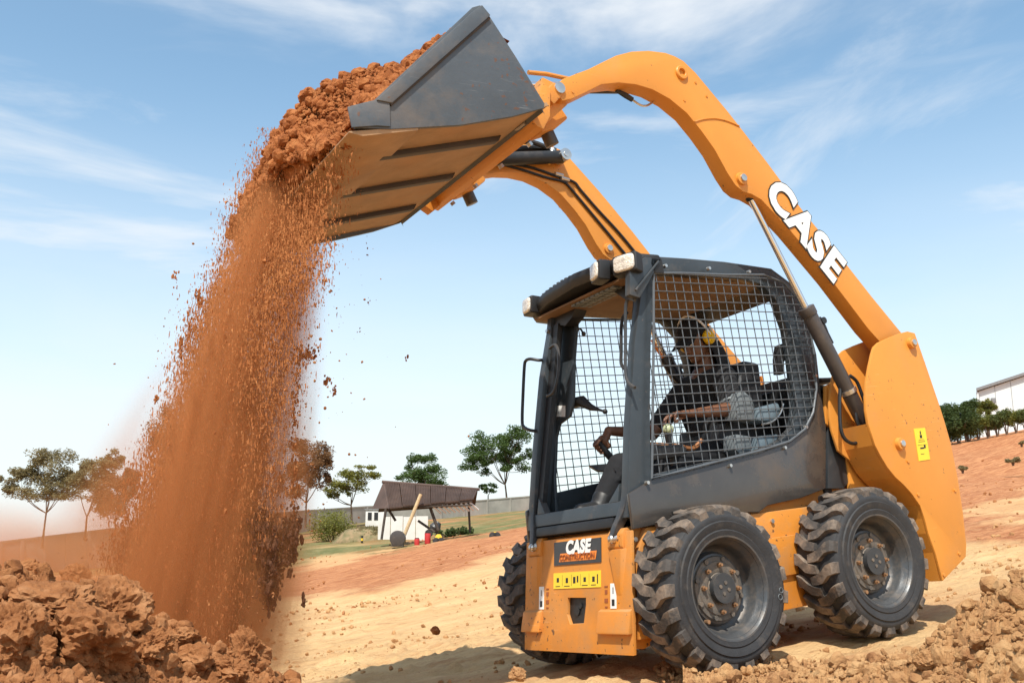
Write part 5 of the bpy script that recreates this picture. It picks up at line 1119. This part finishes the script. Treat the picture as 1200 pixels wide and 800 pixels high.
# =================================================================== BACKGROUND
HF = np.array([F0[0], F0[1], 0]); HF /= np.linalg.norm(HF)
def bmat(px, py, D):
    p = WD(px, py, D); return Matrix([[R0[i], HF[i], (0, 0, 1)[i], float(p[i])] for i in range(3)]+[[0, 0, 0, 1]])
def leaf_mat(name, a, c):
    m = mat(name, a, .6, var=.3, vscale=1.3, col2=c, detail=4, spec=.3); nt = m.node_tree; b = nt.nodes['Principled BSDF']; 
    out = nt.nodes['Material Output']; tr = nt.nodes.new('ShaderNodeBsdfTranslucent'); tr.inputs[0].default_value = (*[min(1, v*1.5) for v in c], 1); ms = nt.nodes.new('ShaderNodeMixShader'); ms.inputs[0].default_value = .3
    nt.links.new(b.outputs[0], ms.inputs[1]); nt.links.new(tr.outputs[0], ms.inputs[2]); nt.links.new(ms.outputs[0], out.inputs[0]); return m
M['leaf'] = leaf_mat('green_leaves', (.035, .065, .018), (.09, .14, .035)); M['leafy'] = leaf_mat('yellow_green_leaves', (.09, .11, .02), (.24, .22, .05))
M['leafdryhaze'] = leaf_mat('dry_olive_haze_leaves', (.13, .11, .05), (.26, .21, .10)); M['leafhaze'] = leaf_mat('brown_haze_leaves', (.14, .075, .035), (.24, .13, .06))  # brown tints put the airborne dust haze into the leaf colour
M['leafhedge'] = leaf_mat('hedge_leaves', (.07, .095, .028), (.17, .19, .06)); M['leafdark'] = leaf_mat('dark_green_leaves', (.035, .060, .018), (.085, .12, .035))
M['bark'] = mat('dusty_bark', (.12, .075, .048), .9, var=.3, vscale=6)
def leaves(P, size, flat=.5):
    n = len(P); size = size*1.05; a = rng.normal(size=(n, 3)); a[:, 2] *= flat; a /= np.linalg.norm(a, axis=1)[:, None]; c = np.cross(a, rng.normal(size=(n, 3))); c[:, 2] *= .6; c /= np.linalg.norm(c, axis=1)[:, None]
    s = size*rng.uniform(.6, 1.4, n)[:, None]; w = .45
    V = np.stack([P-a*s, P+c*s*w, P+a*s, P-c*s*w], 1).reshape(-1, 3); F = (np.array([[0, 1, 2, 3]])+np.arange(n)[:, None]*4); return V, F
def tree(px, py, D, crown, fork, nl, mleaf, label, group='trees along the far wall', lean=0, tw=2.2, ls=1.25, ncl=26, name='tree', cl=(.38, .25)):
    """crown: list of (px, py, rx, ry) lobes, fork: (px, py)"""
    root = empty(name, bmat(px, py, D)); tag(root, label, 'tree', group); u = D/FOC*math.cos(math.atan((px-600)/FOC)); X = lambda a: (a-px)*u; Z = lambda a: (py-a)*u
    b = B(); fk = Vector((X(fork[0]), 0, Z(fork[1]))); tube(b, [(0, 0, -.4), (0, 0, .0), ((fk.x)*.4, .0, fk.z*.5), fk], [tw*u*.75, tw*u*.6, tw*u*.45, tw*u*.4], 8, 3)
    tips = []; hubs = []; ncl = int(ncl*1.7)
    for (cx, cy, rx, ry) in crown:
        c = Vector((X(cx), rng.normal(0, rx*u*.2), Z(cy)))
        for k in range(2 if rx > 14 else 1):
            h_ = fk.lerp(c, rng.uniform(.45, .65))+Vector((rng.normal(0, rx*u*.22), rng.normal(0, rx*u*.3), rng.normal(0, ry*u*.15))); hubs.append(h_)
            m_ = fk.lerp(h_, .5)+Vector((0, 0, -.06*(h_-fk).length)); tube(b, [fk, m_, h_], [tw*u*.30, tw*u*.22, tw*u*.15], 6, 3, cap=False)
    for (cx, cy, rx, ry) in crown:
        k_ = max(5, int(ncl*rx*ry/sum(q[2]*q[3] for q in crown)))
        for k in range(k_):
            a = rng.uniform(0, 2*PI); r = math.sqrt(rng.uniform(.05, 1))*.9; e = rng.uniform(-.85, 1); rr_ = math.sqrt(max(0, 1-e*e*.8))
            t = Vector((X(cx)+rx*u*r*rr_*math.cos(a), rx*u*.9*r*rr_*math.sin(a), Z(cy)+ry*u*e*.85)); tips.append((t, rx*u*cl[0]*rng.uniform(.5, 1.2), ry*u*cl[1]*rng.uniform(.6, 1.2)))
            h_ = min(hubs, key=lambda q: (q-t).length); m_ = h_.lerp(t, .5)+Vector((rng.normal(0, .1), rng.normal(0, .1), -.08*(t-h_).length)); tube(b, [h_, m_, t], [tw*u*.12, tw*u*.07, tw*u*.03], 4, 2, cap=False)
    obj('trunk', b, M['bark'], root)
    P = []; per = max(8, int(nl*2.1)//max(1, len(tips)))
    for t, rw, rh in tips:
        q = rng.normal(size=(per, 3)); q /= np.linalg.norm(q, axis=1)[:, None]; q *= rng.random((per, 1))**.45; P.append(np.array(t)+q*np.array([rw, rw, rh*1.1+.15*rw]))
    V, F = leaves(np.concatenate(P), ls*u, .6); obj('crown', np_mesh('crown', V, F), mleaf, root); return root
tree(50, 634, 62, [(12, 566, 26, 15), (50, 550, 34, 22), (84, 560, 22, 18), (50, 577, 50, 10)], (51, 602), 9000, M['leafdryhaze'], 'broad flat crowned olive tree farthest left above the wall', ncl=46)
tree(100, 626, 64, [(106, 560, 24, 24), (124, 541, 18, 13)], (100, 606), 4500, M['leafdryhaze'], 'slender tree second from the left with a sparse crown', ncl=26)
tree(136, 622, 63, [(128, 585, 24, 26), (146, 570, 16, 20)], (134, 612), 6500, M['leafhaze'], 'dense low brownish tree just left of the dust cloud', ncl=34)
tree(205, 618, 66, [(195, 508, 32, 32), (215, 560, 40, 38)], (203, 590), 9000, M['leafhaze'], 'tall tree half hidden by the falling soil', ncl=44)
tree(358, 612, 74, [(358, 540, 32, 24), (350, 566, 28, 22), (372, 552, 18, 24)], (358, 590), 7500, M['leafhaze'], 'round tree tinted brown for dust haze just right of the falling soil', ncl=40)
tree(412, 606, 80, [(408, 566, 26, 14), (425, 555, 18, 9), (396, 576, 16, 10)], (411, 592), 3000, M['leafy'], 'small yellow green tree left of the brown shed roof', ncl=26)
tree(493, 606, 100, [(493, 545, 22, 14), (500, 562, 28, 13), (480, 560, 16, 10)], (493, 585), 4500, M['leaf'], 'layered green tree behind the brown shed roof', ncl=30)
tree(594, 588, 108, [(575, 525, 32, 18), (604, 522, 22, 20), (560, 545, 22, 14), (598, 545, 26, 10)], (592, 568), 7500, M['leaf'], 'large airy green tree on the wall left of the loader', ncl=50)
tree(572, 590, 108, [(572, 572, 12, 6)], (572, 580), 500, M['leaf'], 'thin young trunk beside the large airy tree', ncl=8, tw=1.6)
tree(1132, 512, 52, [(1125, 488, 24, 14), (1145, 480, 16, 10), (1110, 492, 18, 18)], (1130, 505), 9000, M['leafdark'], 'dark green bushy tree between the loader and the white building', 'trees behind the hedge', ncl=40, cl=(.4, .4))
tree(1158, 502, 54, [(1146, 480, 10, 8), (1160, 478, 12, 9)], (1156, 496), 2200, M['leafy'], 'lighter green tree in front of the left corner of the white building', 'trees behind the hedge', ncl=16, cl=(.4, .4))
def bush(px, py, D, rx, ry, n, m, label, group=None, ls=1.2, trunk=0, name='bush'):
    root = empty(name, bmat(px, py, D)); tag(root, label, 'bush', group); u = D/FOC*math.cos(math.atan((px-600)/FOC))
    P = []; 
    for k in range(max(5, int(rx*ry/22))):
        a = rng.uniform(0, 2*PI); r = math.sqrt(rng.random())*.75; c = np.array([rx*u*r*math.cos(a), rx*u*r*math.sin(a)*.8, ry*u*(trunk+(1-trunk)*(rng.uniform(.3, .78) if name != 'shrub' else rng.uniform(.05, .55)))]); q = rng.normal(size=(n//max(5, int(rx*ry/22)), 3)); q /= np.linalg.norm(q, axis=1)[:, None]; q *= rng.random((len(q), 1))**.35
        P.append(c+q*np.array([rx*u*.38, rx*u*.38, ry*u*(.34 if not trunk else .26)]))
    P = np.concatenate(P); P[:, 2] = np.maximum(P[:, 2], .02); V, F = leaves(P, ls*u, .7); obj('foliage', np_mesh('foliage', V, F), m, root)
    b = B()
    for k in range(5):
        a = k*1.3; tube(b, [(.1*math.cos(a)*rx*u*.3, .1*math.sin(a)*rx*u*.3, -.1), (rx*u*.2*math.cos(a), rx*u*.2*math.sin(a), ry*u*.30), (rx*u*.45*math.cos(a), rx*u*.45*math.sin(a), ry*u*(.6 if name != 'shrub' else .3))], [.03, .022, .012], 5, 2)
    obj('stem', b, M['bark'], root); return root
bush(388, 640, 60, 30, 40, 5000, M['leafy'], 'big rounded olive bush on the bank left of the shed', name='bush')
HL = ['leafy hedge shrub touching the tower plate of the loader', 'second hedge shrub right of the tower plate, leafy to the ground', 'third hedge shrub right of the tower plate', 'hedge shrub below the lighter green tree', 'yellowish hedge shrub at the left corner of the white building', 'hedge shrub just right of the building corner', 'hedge shrub in front of the white wall, two before the picture edge', 'yellowish hedge shrub in front of the white wall', 'last whole hedge shrub before the right picture edge', 'hedge shrub cut by the right picture edge']
for k, (px, py) in enumerate([(1112, 524), (1124, 520), (1136, 517), (1147, 514), (1158, 512), (1169, 509.5), (1180, 507.5), (1191, 505.5), (1202, 503.5), (1213, 501)]):
    bush(px, py+1, 52, 11 if k > 3 else 13, (28 if k > 3 else 36)-(k % 3)*2, 2600, M['leafy'] if k in (4, 7) else M['leafhedge'], HL[k], 'hedge shrubs on the red bank', trunk=.30 if k > 3 else .05, name='hedge_shrub')
for px, py, rx, ry, lab in ((1128, 551, 8, 7, 'small grey green tuft low on the red bank close to the loader'), (1187, 542, 9, 8, 'small grey green tuft low on the red bank near the right picture edge'), (1197, 520, 5, 5, 'tiny tuft high on the red bank at the right picture edge')):
    bush(px, py, 38, rx, ry, 500, M['leafdryhaze'], lab, 'tufts on the red bank', name='shrub')
for k, (px, py) in enumerate([(520, 631), (530, 630), (541, 628), (551, 627)]):
    bush(px, py, 49, 9, 14, 700, M['leafdark'], ['leftmost low dark shrub on the grass bank under the shed eave', 'second low dark shrub on the grass bank from the shed', 'third low dark shrub on the grass bank from the shed', 'rightmost low dark shrub on the open grass bank'][k], 'low shrubs on the grass bank', name='shrub')
# perimeter wall of concrete panels
M['concrete'] = mat('weathered_concrete', (.36, .33, .29), .9, var=.22, vscale=.6, dust=(.24, .20, .15), dustamt=.2, dscale=.4, bump=.1)
def perimeter_wall():
    way = [(-160, 690, 650, 58), (0, 674, 636.5, 62), (130, 664, 621, 66), (345, 626, 600, 82), (430, 614, 594, 92), (517, 611, 590.5, 98), (625, 599, 581.5, 108), (760, 582, 566, 116)]
    root = empty('perimeter_wall', loc=WD(300, 635, 78)); root['label'] = 'long pale concrete wall running behind the whole site'; root['category'] = 'wall'; inv = root.location.copy()
    A = []; 
    for (a, c) in zip(way, way[1:]):
        n = max(2, int((c[0]-a[0])/26))
        for k in range(n): t = k/n; A.append([a[i]*(1-t)+c[i]*t for i in range(4)])
    A.append(list(way[-1]))
    for p, q in zip(A, A[1:]):
        b0, b1 = Vector(WD(p[0], p[1]+6, p[3]))-inv, Vector(WD(q[0], q[1]+6, q[3]))-inv; t0_, t1_ = Vector(WD(p[0], p[2], p[3]))-inv, Vector(WD(q[0], q[2], q[3]))-inv
        d = (b1-b0).normalized(); nn = Vector((-d.y, d.x, 0)).normalized()*.12; g = d*.03
        b = B(); hexa(b, [b0+g, b1-g, t1_-g, t0_+g], [b0+g+nn, b1-g+nn, t1_-g+nn, t0_+g+nn]); obj('wall_panel', b, M['concrete'], root)
        b = B(); z = Vector((0, 0, 1)); w = nn*.35; hexa(b, [t0_-w, t1_-w, t1_-w+z*.12, t0_-w+z*.12], [t0_+nn+w, t1_+nn+w, t1_+nn+w+z*.12, t0_+nn+w+z*.12]); obj('coping', b, M['concrete'], root)
        b = B(); hexa(b, [b0-nn*.5-d*.1, b0-nn*.5+d*.1, t0_-nn*.5+d*.1, t0_-nn*.5-d*.1], [b0-nn*.02-d*.1, b0-nn*.02+d*.1, t0_-nn*.02+d*.1, t0_-nn*.02-d*.1]); obj('pier', b, M['concrete'], root)
perimeter_wall()
# white metal-clad building on the right
M['cladding'] = mat('pale_metal_cladding', (.62, .66, .66), .5, var=.05, vscale=.5); M['trim'] = mat('grey_roof_trim', (.20, .20, .20), .5)
def building():
    D = 62; root = empty('white_building', bmat(1152, 512, D)); tag(root, 'long white metal clad building with a grey roof edge at the right picture edge', 'building'); u = D/FOC*.90
    rz = lambda x: (512-458+15.5*x/(48*u))*u if True else 0
    n = 26; wpan = .95; dep = 8.0
    for k in range(n):
        x0, x1 = k*wpan, (k+1)*wpan; s = .32*k; b = B()
        hexa(b, [(x0+.012, 0, -1.5), (x1-.012, 0, -1.5), (x1-.012, 0, rz(x1)), (x0+.012, 0, rz(x0))], [(x0+.05, .08, -1.5), (x1-.012, .08, -1.5), (x1-.012, .08, rz(x1)), (x0+.05, .08, rz(x0))]); obj('cladding_panel', b, M['cladding'], root)
    X1 = n*wpan
    b = B(); hexa(b, [(0, .09, -1.5), (X1, .09, -1.5), (X1, .09, rz(X1)-.02), (0, .09, rz(0)-.02)], [(4.3, dep, -1.5), (X1, dep, -1.5), (X1, dep, rz(X1)-.02), (4.3, dep, rz(0)-.02)]); obj('wall', b, M['cladding'], root)
    b = B(); hexa(b, [(-.25, -.25, rz(0)), (X1, -.25, rz(X1)), (X1, -.25, rz(X1)+.16), (-.25, -.25, rz(0)+.16)], [(4.2, dep+.2, rz(0)), (X1, dep+.2, rz(X1)), (X1, dep+.2, rz(X1)+.16), (4.2, dep+.2, rz(0)+.16)]); obj('roof', b, M['trim'], root)
    b = B(); tube(b, [(-.12, -.08, -1.0), (-.12, -.08, rz(0)-.05)], .07, 8); obj('downpipe', b, M['cladding'], root)
    b = B(); box(b, (.75, -.1, rz(0)-.55), (.22, .18, .3)); obj('wall_lamp', b, M['trim'], root, .02)
building()
# open shed with a brown sheet roof, poles and clutter
M['roofing'] = mat('brown_roof_sheet', (.085, .052, .040), .75, var=.3, vscale=1.5, dust=(.17, .11, .08), dustamt=.2, dscale=1); M['whitewash'] = mat('whitewashed_board', (.66, .64, .60), .8, var=.12, vscale=1); M['pole'] = mat('pale_timber_pole', (.50, .36, .20), .8, var=.2); M['darkwood'] = mat('dark_timber', (.06, .045, .035), .8, var=.3)
M['red'] = mat('red_plastic', (.45, .03, .03), .45); M['yellowp'] = mat('yellow_paint', (.75, .48, .03), .5, var=.1)
def shed():
    D = 43; px0, py0 = 480, 638; root = empty('open_shed', bmat(px0, py0, D)); tag(root, 'open site shed with a dark brown pitched sheet roof on leaning poles', 'shed'); u = D/FOC
    P = lambda px, py, y=0: Vector(((px-px0)*u, y*.7, (py0-py)*u))
    rl, rr_, el, er = P(445, 566, 1.7), P(556, 575, 1.7), P(457, 597.5, -1.0), P(553, 588, -1.0)
    N_ = 6
    for k in range(N_):
        a, c = k/N_+.003, (k+1)/N_-.003; b = B(); z = Vector((0, -.01, .05)); lift = Vector((0, 0, .03*(k % 2)))
        q = [rl.lerp(rr_, a), rl.lerp(rr_, c), el.lerp(er, c), el.lerp(er, a)]; q = [v+lift for v in q]; m_ = 9
        # corrugations
        rows = []
        for j in range(m_*2+1):
            t = j/(m_*2); w = Vector((0, -.02, .045))*(j % 2); rows.append([b.verts.new(q[0].lerp(q[1], t)+w), b.verts.new(q[3].lerp(q[2], t)+w)])
        for r1, r2 in zip(rows, rows[1:]): b.faces.new((r1[0], r2[0], r2[1], r1[1]))
        ext = bmesh.ops.extrude_face_region(b, geom=b.faces[:]); 
        for v in [g for g in ext['geom'] if isinstance(g, bmesh.types.BMVert)]: v.co -= z
        bmesh.ops.recalc_face_normals(b, faces=b.faces[:]); obj('roof_sheet', b, M['roofing'], root)
        b = B(); 
    g0 = [P(434, 597, 1.2), P(445, 566, 1.72), P(458, 597.5, -.98)]; b = B(); hexa(b, g0, [v+Vector((-.05, .0, 0)) for v in g0]); obj('gable', b, M['roofing'], root)
    bl = [P(434, 598, 3.6), P(445, 566, 1.75), P(556, 575, 1.75), P(552, 590, 3.6)]; b = B(); hexa(b, bl, [v-Vector((0, 0, .06)) for v in bl]); obj('rear_roof', b, M['roofing'], root)
    b = B(); tube(b, [rl+Vector((-.1, 0, .04)), rr_+Vector((.1, 0, .04))], .07, 7); obj('ridge_cap', b, M['roofing'], root)
    for k in range(9):
        t = .52+.055*k; a = el.lerp(er, t)+Vector((0, .1, -.10)); c = rl.lerp(rr_, t)+Vector((0, -.3, -.14)); e2 = a+Vector((.35, .3, -.30)); b = B(); tube(b, [a, e2], .045, 5); obj('rafter', b, M['whitewash'], root)
    b = B(); tube(b, [P(492, 596, -.9), P(552, 594, -.9)], .04, 5); tube(b, [P(462, 597, -.9), P(552, 589.5, -.9)], .05, 5); obj('eave_beam', b, M['darkwood'], root)
    for (a, c, r, m) in ((P(474, 635, -1.6), P(494, 582, -1.3), .075, M['pole']), (P(513, 622, -.4), P(501, 590, -.4), .07, M['darkwood']), (P(454, 598, -.9), P(450, 632, -.9), .055, M['darkwood']), (P(463, 611, .2), P(453, 596, .2), .06, M['darkwood']), (P(548, 624, 1.0), P(546, 590, 1.0), .05, M['darkwood']), (P(489, 611, .2), P(509, 624, -.2), .055, M['darkwood'])):
        b = B(); tube(b, [a, c], r, 8); obj('pole', b, m, root)
    return D, px0, py0, u
D_, px0_, py0_, u_ = shed()
def small(name, px, py, D, w, h, dep, m, label, cat, build=None, group=None):
    root = empty(name, bmat(px, py, D)); tag(root, label, cat, group); u = D/FOC*math.cos(math.atan((px-600)/FOC))
    build(root, w*u, h*u, dep*u); return root
def hut(root, w, h, d):
    b = B(); box(b, (0, 0, h*.5), (w, d, h)); obj('wall', b, M['whitewash'], root, .02)
    for k in (-.28, .05): b = B(); box(b, (k*w, -d/2-.01, h*.62), (w*.2, .04, h*.45)); obj('window', b, M['ink'], root)
    b = B(); box(b, (0, 0, h+.03), (w*1.1, d*1.1, .06)); obj('roof', b, M['trim'], root)
small('site_hut', 441, 617, 64, 22, 19, 24, None, 'small white site hut with dark windows under the left end of the shed roof', 'hut', hut)
def board(root, w, h, d):
    for k in range(4): b = B(); box(b, ((k-1.5)*w/4, 0, h/2), (w/4-.03, d, h*(.92+.05*(k % 2)))); obj('board', b, M['whitewash'], root)
small('site_screen', 472, 633, 48, 58, 28, 1.5, None, 'row of whitewashed boards closing the back of the shed', 'screen', board)
def drum(col):
    def f(root, w, h, d):
        b = B(); cyl(b, (0, 0, 0), (0, 0, h), w/2, n=16); obj('drum_body', b, col, root, .02); b = B(); cyl(b, (0, 0, h), (0, 0, h+.03), w*.4, n=14); obj('lid', b, M['ink'], root)
    return f
small('drum', 501, 637, 41, 7, 12, 7, None, 'taller red drum in front of the shed beside the dark pole', 'drum', drum(M['red']), 'red drums by the shed'); small('drum', 488.5, 639, 40.5, 6, 8, 6, None, 'shorter red drum left of the taller one', 'drum', drum(M['red']), 'red drums by the shed')
def tank(root, w, h, d):
    b = B(); cyl(b, (0, -d/2, h/2), (0, d/2, h/2), h/2, n=22); obj('tank_body', b, M['cyl'], root, .03); b = B(); box(b, (0, 0, .08), (w*.8, d*.9, .16)); obj('cradle', b, M['darkwood'], root)
small('tank', 466, 640, 41.5, 17, 18, 10, None, 'round dark tank lying under the shed left of the pale pole', 'tank', tank)
def mixer(root, w, h, d):
    b = B(); tube(b, [(0, 0, h*.45), (w*.1, 0, h*.6), (w*.3, 0, h*.95)], [w*.30, w*.38, w*.2], 14); obj('drum_body', b, M['dgrey'], root)
    for s in (-1, 1): b = B(); tube(b, [(s*w*.35, 0, 0), (0, 0, h*.55)], .05, 6); obj('leg', b, M['dgrey'], root)
    b = B(); cyl(b, (-w*.3, -.2, .18), (-w*.3, .2, .18), .18, n=14); obj('wheel', b, M['rubber'], root)
small('cement_mixer', 508, 629, 48, 18, 18, 12, None, 'dark mixer standing under the right half of the shed roof', 'mixer', mixer)
def crate(root, w, h, d):
    b = B(); prism(b, [(-w/2, 0), (-w*.42, h*.7), (-w*.2, h), (w*.2, h), (w*.42, h*.7), (w/2, 0)], -d/2, d/2); obj('hood', b, M['yellowp'], root, .02)
    for s in (-1, 1): b = B(); cyl(b, (s*w*.3, -d*.6, .05), (s*w*.3, d*.6, .05), .14, n=12); obj('wheel', b, M['rubber'], root)
small('compactor', 514, 635, 41, 9, 9, 8, None, 'small yellow machine standing right of the red drums', 'machine', crate)
small('yellow_box', 580, 629, 37, 8, 6, 7, None, 'small yellow box on the dirt edge left of the loader', 'box', crate)
def marker(root, w, h, d):
    for k in range(5): b = B(); cyl(b, (0, 0, h*k/5), (0, 0, h*(k+1)/5), w/2, n=10); obj('band', b, M['yellowp'] if k % 2 else M['ink'], root)
small('marker_post', 424, 642, 54, 2.6, 14, 2, None, 'short black and yellow striped marker post left of the shed', 'post', marker)
def mound(root, w, h, d):
    V, F = ICO[5]; V = V.copy(); V[:, 2] = np.maximum(V[:, 2], -.05); k = 1+.10*fbm(V[:, 0]*2, V[:, 1]*2, V[:, 2]*2, s=5, o=4)
    obj('earth', np_mesh('earth', V*k[:, None]*np.array([w/2, d/2, h]), F, None, True), mat('dry_grass_earth', (.12, .12, .05), .95, var=.3, vscale=3, col2=(.30, .20, .11), bump=.5, bscale=9), root)
    n = 3000; a = rng.uniform(0, 2*PI, n); r = np.sqrt(rng.random(n)); x = r*np.cos(a); y = r*np.sin(a); z = np.sqrt(np.maximum(0, 1-r*r)); V, F = leaves(np.stack([x*w/2, y*d/2, z*h+.02], -1), .10, 2.5); o = obj('grass', np_mesh('grass', V, F), M['leafdryhaze'], root); o['kind'] = 'stuff'
small('earth_mound', 432, 645, 57, 88, 26, 60, None, 'low grassy earth mound in front of the left half of the shed', 'mound', mound)

for o in COL.objects:
    if o.name.split('.')[0] in ('decal_print', 'small_print', 'vent_slats', 'ceiling_grille', 'stamped_marks', 'side_mesh', 'eave_beam', 'pipe_coupling', 'tow_hitch'): o['kind'] = 'stuff'
